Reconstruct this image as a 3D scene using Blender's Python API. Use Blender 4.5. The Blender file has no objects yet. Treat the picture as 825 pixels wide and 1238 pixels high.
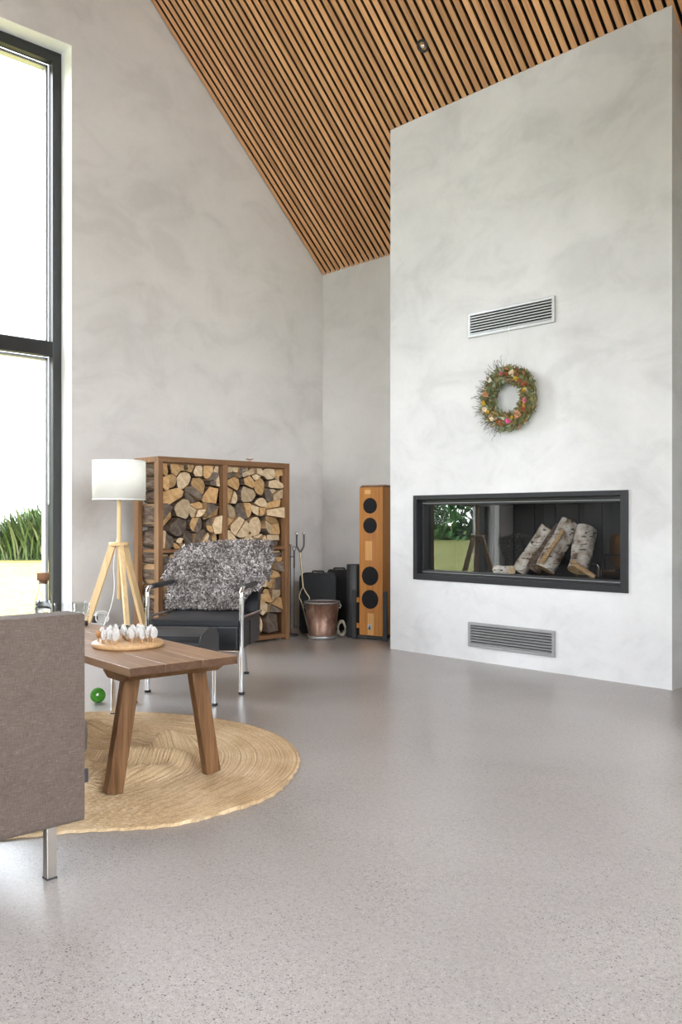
import bpy, math, random
from mathutils import Vector, Matrix, noise as mnoise
PI = math.pi
S = bpy.context.scene
COL = S.collection
random.seed(11)

# ------------------------------------------------------------------ mesh helpers
class MB:
    def __init__(s):
        s.v, s.f, s.m, s.sm = [], [], [], []
    def add(s, vs, fs, mi=0, smooth=False):
        o = len(s.v)
        s.v += [tuple(p) for p in vs]
        for f in fs:
            s.f.append(tuple(o + i for i in f)); s.m.append(mi); s.sm.append(smooth)
    def box(s, x0, x1, y0, y1, z0, z1, mi=0):
        vs = [(x, y, z) for x in (x0, x1) for y in (y0, y1) for z in (z0, z1)]
        s.add(vs, [(0, 1, 3, 2), (4, 6, 7, 5), (0, 4, 5, 1), (2, 3, 7, 6), (0, 2, 6, 4), (1, 5, 7, 3)], mi)
    def prism(s, poly, axis, a, b, mi=0, smooth=False, cap=None):
        # poly: 2D points; axis 0 -> (y,z), 1 -> (x,z), 2 -> (x,y)
        def P(p, h):
            return (h, p[0], p[1]) if axis == 0 else (p[0], h, p[1]) if axis == 1 else (p[0], p[1], h)
        n = len(poly)
        vs = [P(p, a) for p in poly] + [P(p, b) for p in poly]
        s.add(vs, [(i, (i + 1) % n, n + (i + 1) % n, n + i) for i in range(n)], mi, smooth)
        cap = mi if cap is None else cap
        s.add(vs, [tuple(range(n - 1, -1, -1)), tuple(range(n, 2 * n))], cap)
    def bar(s, p, q, w, h, mi=0, up=(0, 0, 1), w2=None, h2=None):
        p, q = Vector(p), Vector(q)
        d = (q - p).normalized(); u = Vector(up)
        if abs(d.dot(u)) > .99: u = Vector((0, 1, 0))
        a = d.cross(u).normalized(); b = a.cross(d).normalized()
        w2 = w if w2 is None else w2; h2 = h if h2 is None else h2
        vs = []
        for c, ww, hh in ((p, w, h), (q, w2, h2)):
            vs += [c + a * i * ww / 2 + b * j * hh / 2 for i, j in ((-1, -1), (1, -1), (1, 1), (-1, 1))]
        s.add(vs, [(0, 1, 2, 3), (7, 6, 5, 4), (0, 4, 5, 1), (1, 5, 6, 2), (2, 6, 7, 3), (3, 7, 4, 0)], mi)
    def tube(s, pts, r, n=10, mi=0, smooth=True, caps=True):
        pts = [Vector(p) for p in pts]
        rs = r if isinstance(r, (list, tuple)) else [r] * len(pts)
        vs, fs = [], []
        pa = None
        for i, p in enumerate(pts):
            d = (pts[min(i + 1, len(pts) - 1)] - pts[max(i - 1, 0)]).normalized()
            if pa is None:
                u = Vector((0, 0, 1)) if abs(d.z) < .9 else Vector((1, 0, 0))
                a = d.cross(u).normalized()
            else:
                a = (pa - d * pa.dot(d)).normalized()
            pa = a; b = d.cross(a)
            for k in range(n):
                t = 2 * PI * k / n
                vs.append(p + (a * math.cos(t) + b * math.sin(t)) * rs[i])
        for i in range(len(pts) - 1):
            for k in range(n):
                k2 = (k + 1) % n
                fs.append((i * n + k, i * n + k2, (i + 1) * n + k2, (i + 1) * n + k))
        s.add(vs, fs, mi, smooth)
        if caps:
            L = (len(pts) - 1) * n
            s.add(vs, [tuple(range(n - 1, -1, -1)), tuple(range(L, L + n))], mi)
    def lathe(s, prof, n=32, c=(0, 0, 0), mi=0, smooth=True, axis=2, close=False):
        vs, fs = [], []
        for r, z in prof:
            for k in range(n):
                t = 2 * PI * k / n
                p = (r * math.cos(t), r * math.sin(t), z)
                if axis == 1: p = (p[0], z, p[1])
                if axis == 0: p = (z, p[0], p[1])
                vs.append((c[0] + p[0], c[1] + p[1], c[2] + p[2]))
        m = len(prof)
        for i in range(m if close else m - 1):
            i2 = (i + 1) % m
            for k in range(n):
                k2 = (k + 1) % n
                fs.append((i * n + k, i * n + k2, i2 * n + k2, i2 * n + k))
        s.add(vs, fs, mi, smooth)
        if not close:
            if prof[0][0] > 1e-5: s.add(vs, [tuple(range(n - 1, -1, -1))], mi)
            if prof[-1][0] > 1e-5: s.add(vs, [tuple(range((m - 1) * n, m * n))], mi)
    def ball(s, c, r, n=16, m=10, mi=0, f=None):
        vs, fs = [], []
        r = r if isinstance(r, (tuple, list)) else (r, r, r)
        for i in range(m + 1):
            a = PI * i / m
            for k in range(n):
                t = 2 * PI * k / n
                d = Vector((math.sin(a) * math.cos(t), math.sin(a) * math.sin(t), -math.cos(a)))
                g = 1 if f is None else f(d)
                vs.append((c[0] + d.x * r[0] * g, c[1] + d.y * r[1] * g, c[2] + d.z * r[2] * g))
        for i in range(m):
            for k in range(n):
                k2 = (k + 1) % n
                fs.append((i * n + k, i * n + k2, (i + 1) * n + k2, (i + 1) * n + k))
        s.add(vs, fs, mi, True)
    def obj(s, name, mats, parent=None, bevel=None, seg=2, loc=None, rot=None):
        me = bpy.data.meshes.new(name)
        me.from_pydata(s.v, [], s.f)
        mats = mats if isinstance(mats, (list, tuple)) else [mats]
        for m in mats: me.materials.append(m)
        me.polygons.foreach_set('material_index', s.m)
        me.polygons.foreach_set('use_smooth', s.sm)
        me.validate(); me.update()
        o = bpy.data.objects.new(name, me)
        COL.objects.link(o)
        if parent: o.parent = parent
        if loc: o.location = loc
        if rot: o.rotation_euler = rot
        if bevel:
            b = o.modifiers.new('bevel', 'BEVEL'); b.width = bevel; b.segments = seg
            b.limit_method = 'ANGLE'; b.angle_limit = math.radians(35)
            if hasattr(b, 'harden_normals'): b.harden_normals = False
        return o

def tag(o, label=None, cat=None, group=None, kind=None):
    if label: o['label'] = label
    if cat: o['category'] = cat
    if group: o['group'] = group
    if kind: o['kind'] = kind
    return o
def thing(name, label, cat, loc=(0, 0, 0), rz=0, group=None):
    o = bpy.data.objects.new(name, None); COL.objects.link(o)
    o.empty_display_size = .1
    o.location = loc; o.rotation_euler = (0, 0, rz)
    return tag(o, label, cat, group)
def copy_thing(o, loc, rz=None):
    c = o.copy(); COL.objects.link(c); c.location = loc
    if rz is not None: c.rotation_euler = (0, 0, rz)
    for ch in o.children:
        d = ch.copy(); COL.objects.link(d); d.parent = c
    return c
def arc(c, r, a0, a1, n, plane='yz', x=0):
    out = []
    for i in range(n + 1):
        t = a0 + (a1 - a0) * i / n
        p, q = c[0] + r * math.cos(t), c[1] + r * math.sin(t)
        out.append((x, p, q) if plane == 'yz' else (p, x, q) if plane == 'xz' else (p, q, x))
    return out
def rrect(x0, x1, y0, y1, r, n=5):
    out = []
    for cx, cy, a in ((x1 - r, y0 + r, -PI / 2), (x1 - r, y1 - r, 0), (x0 + r, y1 - r, PI / 2), (x0 + r, y0 + r, PI)):
        for i in range(n + 1):
            t = a + PI / 2 * i / n
            out.append((cx + r * math.cos(t), cy + r * math.sin(t)))
    return out

# ------------------------------------------------------------------ materials
class NT:
    def __init__(s, name):
        s.mat = bpy.data.materials.new(name); s.mat.use_nodes = True
        s.t = s.mat.node_tree; s.p = s.t.nodes['Principled BSDF']; s.out = s.t.nodes['Material Output']
    def n(s, typ, **kw):
        nd = s.t.nodes.new(typ)
        for k, v in kw.items():
            if k.startswith('i_'): nd.inputs[k[2:].replace('_', ' ')].default_value = v
            else: setattr(nd, k, v)
        return nd
    def l(s, a, b): s.t.links.new(a, b)
    def coord(s, scale=(1, 1, 1), kind='Object', rot=(0, 0, 0), loc=(0, 0, 0)):
        c = s.n('ShaderNodeTexCoord'); m = s.n('ShaderNodeMapping')
        m.inputs['Scale'].default_value = scale; m.inputs['Rotation'].default_value = rot
        m.inputs['Location'].default_value = loc
        s.l(c.outputs[kind], m.inputs['Vector']); return m.outputs['Vector']
    def noise(s, vec, scale, detail=4, rough=.5, dist=0):
        nd = s.n('ShaderNodeTexNoise'); s.l(vec, nd.inputs['Vector'])
        nd.inputs['Scale'].default_value = scale; nd.inputs['Detail'].default_value = detail
        nd.inputs['Roughness'].default_value = rough; nd.inputs['Distortion'].default_value = dist
        return nd.outputs['Fac']
    def ramp(s, fac, stops, interp='LINEAR'):
        r = s.n('ShaderNodeValToRGB'); s.l(fac, r.inputs['Fac'])
        r.color_ramp.interpolation = interp
        el = r.color_ramp.elements
        while len(el) < len(stops): el.new(.5)
        for e, (p, c) in zip(el, stops):
            e.position = p
            e.color = (c, c, c, 1) if isinstance(c, (int, float)) else (*c, 1)
        return r.outputs['Color']
    def mix(s, fac, a, b, typ='MIX'):
        m = s.n('ShaderNodeMix', data_type='RGBA', blend_type=typ)
        for sock, v in ((m.inputs[0], fac), (m.inputs[6], a), (m.inputs[7], b)):
            if hasattr(v, 'is_output') or hasattr(v, 'links'): s.l(v, sock)
            elif isinstance(v, (int, float)): sock.default_value = v
            else: sock.default_value = (*v, 1)
        return m.outputs[2]
    def math(s, op, a, b=0):
        m = s.n('ShaderNodeMath', operation=op)
        for sock, v in ((m.inputs[0], a), (m.inputs[1], b)):
            if isinstance(v, (int, float)): sock.default_value = v
            else: s.l(v, sock)
        return m.outputs[0]
    def bump(s, h, strength=.3, dist=.01):
        b = s.n('ShaderNodeBump'); b.inputs['Strength'].default_value = strength
        b.inputs['Distance'].default_value = dist
        s.l(h, b.inputs['Height']); s.l(b.outputs['Normal'], s.p.inputs['Normal'])
    def set(s, col=None, rough=None, metal=None, **kw):
        P = s.p.inputs
        if col is not None:
            if hasattr(col, 'links'): s.l(col, P['Base Color'])
            else: P['Base Color'].default_value = (*col, 1)
        if rough is not None:
            if hasattr(rough, 'links'): s.l(rough, P['Roughness'])
            else: P['Roughness'].default_value = rough
        if metal is not None: P['Metallic'].default_value = metal
        for k, v in kw.items(): P[k.replace('_', ' ')].default_value = v
        return s.mat

def plain(name, col, rough=.5, metal=0, var=.06, sc=30, **kw):
    m = NT(name); v = m.coord()
    f = m.noise(v, sc, 3)
    c = m.ramp(f, [(.3, tuple(x * (1 - var) for x in col)), (.7, tuple(min(1, x * (1 + var)) for x in col))])
    return m.set(c, rough, metal, **kw)
def wood(name, dark, mid, light, scale=(30, 30, 1.6), rough=.5, bump=.15, island=0.0, spec=.3):
    m = NT(name); v = m.coord(scale)
    a = m.noise(v, 1.0, 6, .6, .6)
    c = m.ramp(a, [(.28, dark), (.5, mid), (.75, light)])
    v2 = m.coord(tuple(x * 3.1 for x in scale))
    b = m.noise(v2, 1.0, 3, .5)
    c = m.mix(.35, c, m.ramp(b, [(.3, tuple(x * .6 for x in mid)), (.7, light)]))
    if island:
        g = m.n('ShaderNodeNewGeometry')
        k = m.ramp(g.outputs['Random Per Island'], [(0, 1 - island), (.5, 1.0), (1, 1 + island * .9)])
        c = m.mix(1.0, c, k, 'MULTIPLY')
    m.bump(a, bump, .004)
    return m.set(c, rough, 0, Specular_IOR_Level=spec)
def plaster(name, base, amp=.05, seed=0):
    m = NT(name); v = m.coord((1, 1, 1), loc=(seed, seed * .7, seed * .3))
    a = m.noise(v, .75, 5, .55, .7)
    v2 = m.coord((1, 1, 1.6), loc=(seed + 4, 2, 1))
    b = m.noise(v2, 2.0, 6, .62, .7)
    lo = tuple(x * (1 - amp * 1.5) for x in base); hi = tuple(min(1, x * (1 + amp)) for x in base)
    c = m.ramp(a, [(.32, lo), (.62, hi)])
    c = m.mix(.45, c, m.ramp(b, [(.36, tuple(x * (1 - amp * 2.2) for x in base)), (.5, base), (.66, hi)]))
    t = m.noise(v, 14, 4, .6, 1)
    c = m.mix(.12, c, m.ramp(t, [(.35, tuple(x * .9 for x in base)), (.65, hi)]))
    m.bump(m.math('ADD', b, m.math('MULTIPLY', t, .25)), .06, .01)
    return m.set(c, .62, 0, Specular_IOR_Level=.25)

M = {}
M['plaster_wall'] = plaster('plaster_wall', (.655, .638, .618), .095, 0)
M['plaster_back'] = plaster('plaster_back', (.69, .683, .665), .08, 5)
M['plaster_chimney'] = plaster('plaster_chimney', (.69, .695, .70), .11, 9)
M['reveal_white'] = plain('reveal_white', (.86, .86, .85), .6, var=.02)

def floor_mat():
    m = NT('polished_concrete'); v = m.coord()
    big = m.noise(v, .9, 5, .55, .6)
    c = m.ramp(big, [(.3, (.275, .250, .234)), (.5, (.37, .342, .323)), (.7, (.45, .42, .40))])
    mid = m.noise(v, 60, 6, .8)
    c = m.mix(.5, c, m.ramp(mid, [(.3, (.25, .228, .217)), (.5, (.37, .345, .333)), (.7, (.52, .495, .48))]))
    for sc, th, col, w in ((230, .86, (.085, .072, .065), .92), (380, .76, (.13, .115, .105), .8), (150, .945, (.06, .052, .048), .92), (300, .82, (.64, .62, .59), .6)):
        vo = m.n('ShaderNodeTexVoronoi', feature='F1'); m.l(v, vo.inputs['Vector'])
        vo.inputs['Scale'].default_value = sc
        sep = m.n('ShaderNodeSeparateColor'); m.l(vo.outputs['Color'], sep.inputs[0])
        on = m.math('GREATER_THAN', sep.outputs[0], th)
        near = m.math('LESS_THAN', vo.outputs['Distance'], .42)
        patch = m.ramp(m.noise(v, 1.7, 4, .6), [(.36, .25), (.62, 1.0)])
        fac = m.math('MULTIPLY', m.math('MULTIPLY', on, near), m.math('MULTIPLY', patch, w))
        c = m.mix(fac, c, col)
    return m.set(c, .29, 0, Specular_IOR_Level=.5)
M['floor'] = floor_mat()
M['slat'] = wood('cedar_slat', (.42, .185, .078), (.63, .33, .15), (.76, .46, .24), (26, 1.1, 26), .55, .1, .22)
M['slat_side'] = plain('dark_slat_edge', (.075, .030, .012), .7, var=.2)  # side colour darkened so the gaps between slats look deep and dark
M['felt'] = plain('black_felt', (.012, .009, .008), .95)
M['frame_black'] = plain('frame_black', (.018, .019, .02), .35)
M['steel_black'] = plain('steel_black', (.022, .024, .027), .42, .3)
M['firebox'] = plain('firebox_lining', (.013, .0125, .0125), .85)
M['alu'] = plain('brushed_aluminium', (.50, .505, .51), .42, .7, .04)
M['alu_mid'] = plain('aluminium_matt', (.36, .36, .365), .5, .5, .04)
M['dark'] = plain('vent_dark', (.02, .02, .022), .8)
M['chrome'] = plain('chrome', (.78, .78, .79), .12, 1, .02)
M['nickel'] = plain('brushed_nickel', (.66, .62, .57), .28, 1, .03)
M['leather'] = None
def leather():
    m = NT('black_leather'); v = m.coord()
    vo = m.n('ShaderNodeTexVoronoi'); m.l(v, vo.inputs['Vector']); vo.inputs['Scale'].default_value = 260
    m.bump(vo.outputs['Distance'], .12, .002)
    c = m.ramp(m.noise(v, 6, 3), [(.3, (.010, .011, .013)), (.7, (.018, .020, .024))])
    return m.set(c, .36, 0, Specular_IOR_Level=.42)
M['leather'] = leather()
M['rack'] = wood('rack_oak', (.13, .060, .026), (.225, .115, .052), (.31, .175, .088), (34, 34, 2), .5)
M['rack_h'] = wood('rack_oak_rail', (.12, .055, .024), (.20, .10, .045), (.28, .155, .078), (34, 2, 34), .5)
M['table'] = wood('bench_top_oak', (.16, .078, .038), (.30, .170, .092), (.43, .28, .17), (1.6, 26, 26), .42, .12, .08)
M['table_end'] = wood('bench_end_grain_shaded', (.045, .022, .012), (.095, .048, .026), (.15, .082, .046), (30, 30, 30), .55)
M['table_leg'] = wood('bench_leg_oak', (.06, .025, .009), (.16, .076, .030), (.29, .155, .072), (40, 40, 2.5), .5)
M['pale_wood'] = wood('birch_lamp_wood', (.60, .40, .19), (.70, .49, .25), (.78, .58, .34), (40, 40, 2), .45, .06)
M['board'] = wood('board_wood', (.45, .26, .12), (.60, .37, .18), (.68, .45, .25), (4, 40, 40), .45, .06)
M['cherry'] = wood('speaker_cherry', (.34, .125, .025), (.47, .195, .048), (.56, .27, .08), (30, 30, 1.2), .36, .04)
M['cherry_light'] = wood('speaker_inlay', (.56, .28, .085), (.66, .36, .125), (.72, .44, .18), (30, 30, 1.2), .36, .04)
M['cherry_red'] = wood('speaker_inlay_red', (.36, .13, .035), (.46, .19, .06), (.53, .25, .09), (30, 30, 1.2), .36, .04)
M['mesh_black'] = plain('speaker_cloth', (.008, .008, .010), .9)
M['shade'] = None
def shade():
    m = NT('lamp_shade_fabric'); v = m.coord((220, 220, 60))
    c = m.ramp(m.noise(v, 1, 2), [(.3, (.86, .855, .82)), (.7, (.92, .915, .885))])
    m.set(c, .85, 0, Specular_IOR_Level=.1)
    tr = m.n('ShaderNodeBsdfTranslucent'); tr.inputs['Color'].default_value = (.9, .89, .84, 1)
    mx = m.n('ShaderNodeMixShader'); mx.inputs[0].default_value = .48
    m.l(m.p.outputs[0], mx.inputs[1]); m.l(tr.outputs[0], mx.inputs[2]); m.l(mx.outputs[0], m.out.inputs[0])
    return m.mat
M['shade'] = shade()
M['white_plastic'] = plain('white_plastic', (.85, .85, .84), .4, var=.02)
def fabric():
    m = NT('sofa_linen'); v = m.coord((1, 1, 1))
    a = m.noise(m.coord((480, 480, 45)), 1, 4, .7); b = m.noise(m.coord((45, 45, 480)), 1, 4, .7)
    big = m.noise(v, 9, 5, .6)
    c1 = m.ramp(a, [(.32, (.062, .044, .035)), (.52, (.122, .092, .076)), (.7, (.23, .185, .158))])
    c2 = m.ramp(b, [(.32, (.062, .044, .035)), (.52, (.122, .092, .076)), (.7, (.23, .185, .158))])
    c = m.mix(.5, c1, c2)
    c = m.mix(.25, c, m.ramp(big, [(.35, (.085, .063, .052)), (.65, (.135, .104, .088))]))
    m.bump(m.math('ADD', a, b), .25, .003)
    return m.set(c, .9, 0, Specular_IOR_Level=.15, Sheen_Weight=.06, Sheen_Roughness=.5)
M['sofa'] = fabric()
def glass(name, ior=1.5, tint=(1, 1, 1), rough=0.0):
    m = NT(name)
    m.t.nodes.remove(m.p)
    fr = m.n('ShaderNodeFresnel'); ge = m.n('ShaderNodeNewGeometry')
    m.l(m.math('ADD', ior, m.math('MULTIPLY', ge.outputs['Backfacing'], 1 / ior - ior)), fr.inputs['IOR'])
    t = m.n('ShaderNodeBsdfTransparent'); t.inputs['Color'].default_value = (*tint, 1)
    g = m.n('ShaderNodeBsdfGlossy'); g.inputs['Roughness'].default_value = rough
    mx = m.n('ShaderNodeMixShader')
    m.l(fr.outputs[0], mx.inputs[0]); m.l(t.outputs[0], mx.inputs[1]); m.l(g.outputs[0], mx.inputs[2])
    m.l(mx.outputs[0], m.out.inputs[0])
    return m.mat
M['glass_window'] = glass('window_glass', 1.45, (.985, .995, .99))
M['glass_fire'] = glass('ceramic_glass', 2.0, (.90, .91, .90))
M['glass_clear'] = glass('clear_glass', 1.5, (.955, .965, .96))
M['water'] = plain('water', (1, 1, 1), .0, 0, 0, Transmission_Weight=1.0, IOR=1.33)
M['cork'] = plain('cork', (.21, .10, .05), .8, var=.25, sc=140)
M['tray'] = plain('black_tray', (.015, .016, .017), .35)
M['bucket'] = None
def bucket():
    m = NT('aged_copper'); v = m.coord((1, 1, .6))
    f = m.noise(v, 11, 5, .65, .8)
    c = m.ramp(f, [(.32, (.12, .065, .045)), (.5, (.24, .14, .10)), (.62, (.30, .19, .145)), (.72, (.45, .37, .32))])
    return m.set(c, .4, .55)
M['bucket'] = bucket()
M['zinc'] = plain('zinc', (.34, .33, .325), .45, .6, .1)
M['brass'] = plain('brass_tool', (.46, .38, .25), .35, .9, .08)
M['iron'] = plain('dark_iron', (.10, .10, .10), .4, .8, .1)
M['bag'] = plain('black_nylon', (.010, .011, .012), .7, var=.25, sc=8)
M['black_matt'] = plain('black_matt_paint', (.028, .029, .031), .5)
M['ball'] = plain('green_ball_fabric', (.075, .27, .035), .9, var=.25, sc=60, Specular_IOR_Level=.1)
M['ochre'] = plain('ochre_fabric', (.50, .24, .05), .9, var=.12, sc=40)
M['white_fluff'] = plain('white_fluff', (.66, .65, .635), .9, var=.12, sc=300)
M['egg_wood'] = wood('egg_wood', (.36, .16, .05), (.50, .26, .10), (.60, .36, .17), (60, 60, 20), .4, .05)

def log_mat(name, a, b, c):      # end grain: rings around the log's own pith (object origin), radial cracks
    m = NT(name); co = m.n('ShaderNodeTexCoord')
    oi = m.n('ShaderNodeObjectInfo')
    mp = m.n('ShaderNodeMapping'); mp.inputs['Scale'].default_value = (0, 1, 1); m.l(co.outputs['Object'], mp.inputs['Vector'])
    vec = mp.outputs['Vector']
    w = m.n('ShaderNodeTexWave', wave_type='RINGS', rings_direction='SPHERICAL'); m.l(vec, w.inputs['Vector'])
    w.inputs['Scale'].default_value = 42; w.inputs['Distortion'].default_value = 2.2; w.inputs['Detail'].default_value = 3; w.inputs['Detail Scale'].default_value = 1.5
    f = m.noise(co.outputs['Object'], 28, 5, .65)
    col = m.ramp(f, [(.3, a), (.5, b), (.68, c)])
    col = m.mix(.18, col, m.ramp(w.outputs['Fac'], [(.1, a), (.9, c)]))
    k = m.ramp(oi.outputs['Random'], [(0, .70), (.5, 1), (1, 1.16)])
    col = m.mix(1, col, k, 'MULTIPLY')
    m.bump(f, .3, .004)
    return m.set(col, .75, 0, Specular_IOR_Level=.2)
LOGE = {'pale': log_mat('log_end_pale', (.42, .29, .16), (.62, .47, .29), (.72, .58, .40)),
        'golden': log_mat('log_end_golden', (.36, .19, .08), (.55, .34, .15), (.64, .44, .23)),
        'grey-brown': log_mat('log_end_grey', (.075, .058, .045), (.15, .115, .09), (.24, .195, .155))}
def bark(name, a, b, c, sc=(6, 40, 40)):
    m = NT(name); v = m.coord(sc)
    f = m.noise(v, 1.2, 6, .65, .8)
    m.bump(f, .7, .01)
    return m.set(m.ramp(f, [(.3, a), (.5, b), (.7, c)]), .85, 0, Specular_IOR_Level=.15)
M['bark'] = bark('log_bark', (.035, .024, .018), (.11, .075, .055), (.26, .20, .155))
M['split'] = bark('log_split_side', (.22, .12, .055), (.42, .27, .14), (.55, .40, .24), (4, 60, 60))
def birch():
    m = NT('birch_bark'); v = m.coord((60, 60, 14))
    f = m.noise(v, .7, 5, .6, .5)
    v2 = m.coord((14, 14, 60)); g = m.noise(v2, 1.0, 4, .55)
    big = m.noise(m.coord(), 13, 4, .6)
    c = m.ramp(big, [(.36, (.22, .16, .115)), (.5, (.50, .44, .39)), (.68, (.70, .66, .61))])
    c = m.mix(m.ramp(g, [(.59, 0.0), (.63, 1.0)]), c, (.045, .035, .03))
    c = m.mix(m.ramp(big, [(.30, 1.0), (.40, 0.0)]), c, (.08, .05, .034))
    m.bump(g, .4, .006)
    return m.set(c, .75, 0, Specular_IOR_Level=.2)
M['birch'] = birch()
def jute():
    m = NT('jute_braid'); v = m.coord()
    a = m.noise(m.coord((1, 1, 1)), 160, 3, .7); b = m.noise(v, 5, 5, .6, .5)
    c = m.ramp(b, [(.3, (.37, .262, .150)), (.5, (.48, .362, .225)), (.68, (.58, .47, .325))])
    c = m.mix(.4, c, m.ramp(a, [(.3, (.24, .155, .08)), (.55, (.48, .36, .225)), (.75, (.66, .555, .41))]))
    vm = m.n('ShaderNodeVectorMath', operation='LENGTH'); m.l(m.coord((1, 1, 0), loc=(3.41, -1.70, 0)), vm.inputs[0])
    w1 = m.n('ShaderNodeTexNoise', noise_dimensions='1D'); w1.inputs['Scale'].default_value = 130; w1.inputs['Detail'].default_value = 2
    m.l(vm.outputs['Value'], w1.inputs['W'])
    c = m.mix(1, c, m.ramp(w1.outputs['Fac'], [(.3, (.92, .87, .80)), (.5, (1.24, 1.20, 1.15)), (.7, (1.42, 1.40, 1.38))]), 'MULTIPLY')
    m.bump(a, .5, .004)
    return m.set(c, .92, 0, Specular_IOR_Level=.1)
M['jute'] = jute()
def fleece():
    m = NT('grey_fleece')
    g = m.n('ShaderNodeNewGeometry')
    c = m.ramp(g.outputs['Random Per Island'], [(0, (.085, .072, .066)), (.4, (.215, .19, .18)), (.75, (.40, .37, .357)), (1, (.70, .67, .655))])
    big = m.noise(m.coord(), 6, 4, .6, .5)
    c = m.mix(1, c, m.ramp(big, [(.32, (.55, .53, .52)), (.52, (1, 1, 1)), (.68, (1.35, 1.35, 1.36))]), 'MULTIPLY')
    return m.set(c, .75, 0, Specular_IOR_Level=.2)
M['fleece'] = fleece()
M['hide'] = plain('sheepskin_hide', (.17, .145, .13), .9, var=.15)

# ------------------------------------------------------------------ room dimensions
XW, YB = -6.3103, 5.7612           # gable wall with the window, low wall behind the chimney
XR, YF = 3.6, -2.95                # far gable, opposite low wall
ZE, SL = 3.4387, .9806             # eave height at the slat undersides, roof slope
YR = (YB + YF) / 2                 # ridge
ZR = ZE + SL * (YB - YR)
TH = .40
WY0, WY1, WZ = 1.58, 3.125, 4.71   # window opening
def roofz(y): return ZE + SL * (YB - y) if y > YR else ZE + SL * (y - YF)
UP = .09                          # walls run up to the lining over the slats

# floor
b = MB(); b.box(XW - TH, XR + TH, YF - TH, YB + TH, -.2, 0)
tag(b.obj('floor', M['floor']), 'polished grey concrete floor with speckled aggregate', 'floor', kind='structure')
# gable wall with window hole
def gable(b, x0, x1, hole):
    if hole:
        y0, y1, z1 = hole
        up = UP
        b.prism([(YF - TH, 0), (y0, 0), (y0, roofz(y0) + up), (YR, ZR + up) if y0 > YR else (y0, roofz(y0) + up), (YF - TH, ZE + up)], 0, x0, x1)
        mid = [(YR, ZR + up)] if y0 < YR < y1 else []
        b.prism([(y0, z1), (y1, z1), (y1, roofz(y1) + up)] + mid + [(y0, roofz(y0) + up)], 0, x0, x1)
        b.prism([(y1, 0), (YB + TH, 0), (YB + TH, ZE + up - TH * SL), (y1, roofz(y1) + up)], 0, x0, x1)
    else:
        b.prism([(YF - TH, 0), (YB + TH, 0), (YB + TH, ZE + UP - TH * SL), (YR, ZR + UP), (YF - TH, ZE + UP - TH * SL)], 0, x0, x1)
b = MB(); gable(b, XW - TH, XW, (WY0, WY1, WZ))
tag(b.obj('wall_left', M['plaster_wall']), 'tall grey plastered gable wall with the window', 'wall', kind='structure')
GY0, GY1, GZ, GS = -2.2, 3.0, 5.4, 1.3         # unseen garden glazing in the far gable, added to light the window wall
b = MB(); gable(b, XR, XR + TH, (GY0, GY1, GZ)); b.box(XR, XR + TH, GY0, GY1, 0, GS)
tag(b.obj('wall_right', M['plaster_back']), kind='structure')
b = MB(); b.prism([(3.95, 0), (YB, 0), (YB, roofz(YB) + .02), (3.95, roofz(3.95) + .02)], 0, -1.65, -1.50)  # unseen partition, added to shade the right side of the chimney breast
tag(b.obj('wall_shade_block', M['plaster_back']), kind='structure')
# white reveal lining of the opening
b = MB()
b.box(XW - .17, XW + .001, WY1 - .004, WY1, 0, WZ); b.box(XW - .17, XW + .001, WY0, WY0 + .004, 0, WZ)
b.box(XW - .17, XW + .001, WY0 + .004, WY1 - .004, WZ - .004, WZ)
b.box(XW - .17, XW + .02, WY0 + .004, WY1 - .004, 0, .015)
tag(b.obj('trim_1', M['reveal_white']), 'white painted reveal around the tall window', 'trim', kind='structure')
# window
w1 = thing('window_1', 'tall black framed window in the gable wall', 'window', (XW - .19, (WY0 + WY1) / 2, 0)); w1['kind'] = 'structure'
hw = (WY1 - WY0) / 2
b = MB()
for s in (-1, 1): b.box(-.06, .02, min(s * hw, s * (hw - .075)), max(s * hw, s * (hw - .075)), 0, WZ)
b.box(-.06, .02, -hw + .075, hw - .075, WZ - .085, WZ); b.box(-.06, .02, -hw + .075, hw - .075, 0.0, .09)
b.box(-.06, .02, -hw + .075, hw - .075, 2.312, 2.424)
b.obj('window_frame', M['frame_black'], w1, .004)
b = MB()
for z0, z1 in ((.09, 2.312), (2.424, WZ - .085)):
    y0, y1 = -hw + .075, hw - .075
    for (ya, yb_, za, zb) in ((y0, y0 + .022, z0, z1), (y1 - .022, y1, z0, z1), (y0, y1, z0, z0 + .022), (y0, y1, z1 - .022, z1)):
        b.box(-.13, -.062, ya, yb_, za, zb)
b.obj('glazing_bead', M['alu'], w1)
for z0, z1 in ((.09, 2.312), (2.424, WZ - .085)):
    b = MB(); b.add([(-.085, -hw + .075, z0), (-.085, hw - .075, z0), (-.085, hw - .075, z1), (-.085, -hw + .075, z1)], [(0, 1, 2, 3)])
    b.obj('pane', M['glass_window'], w1)
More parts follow.
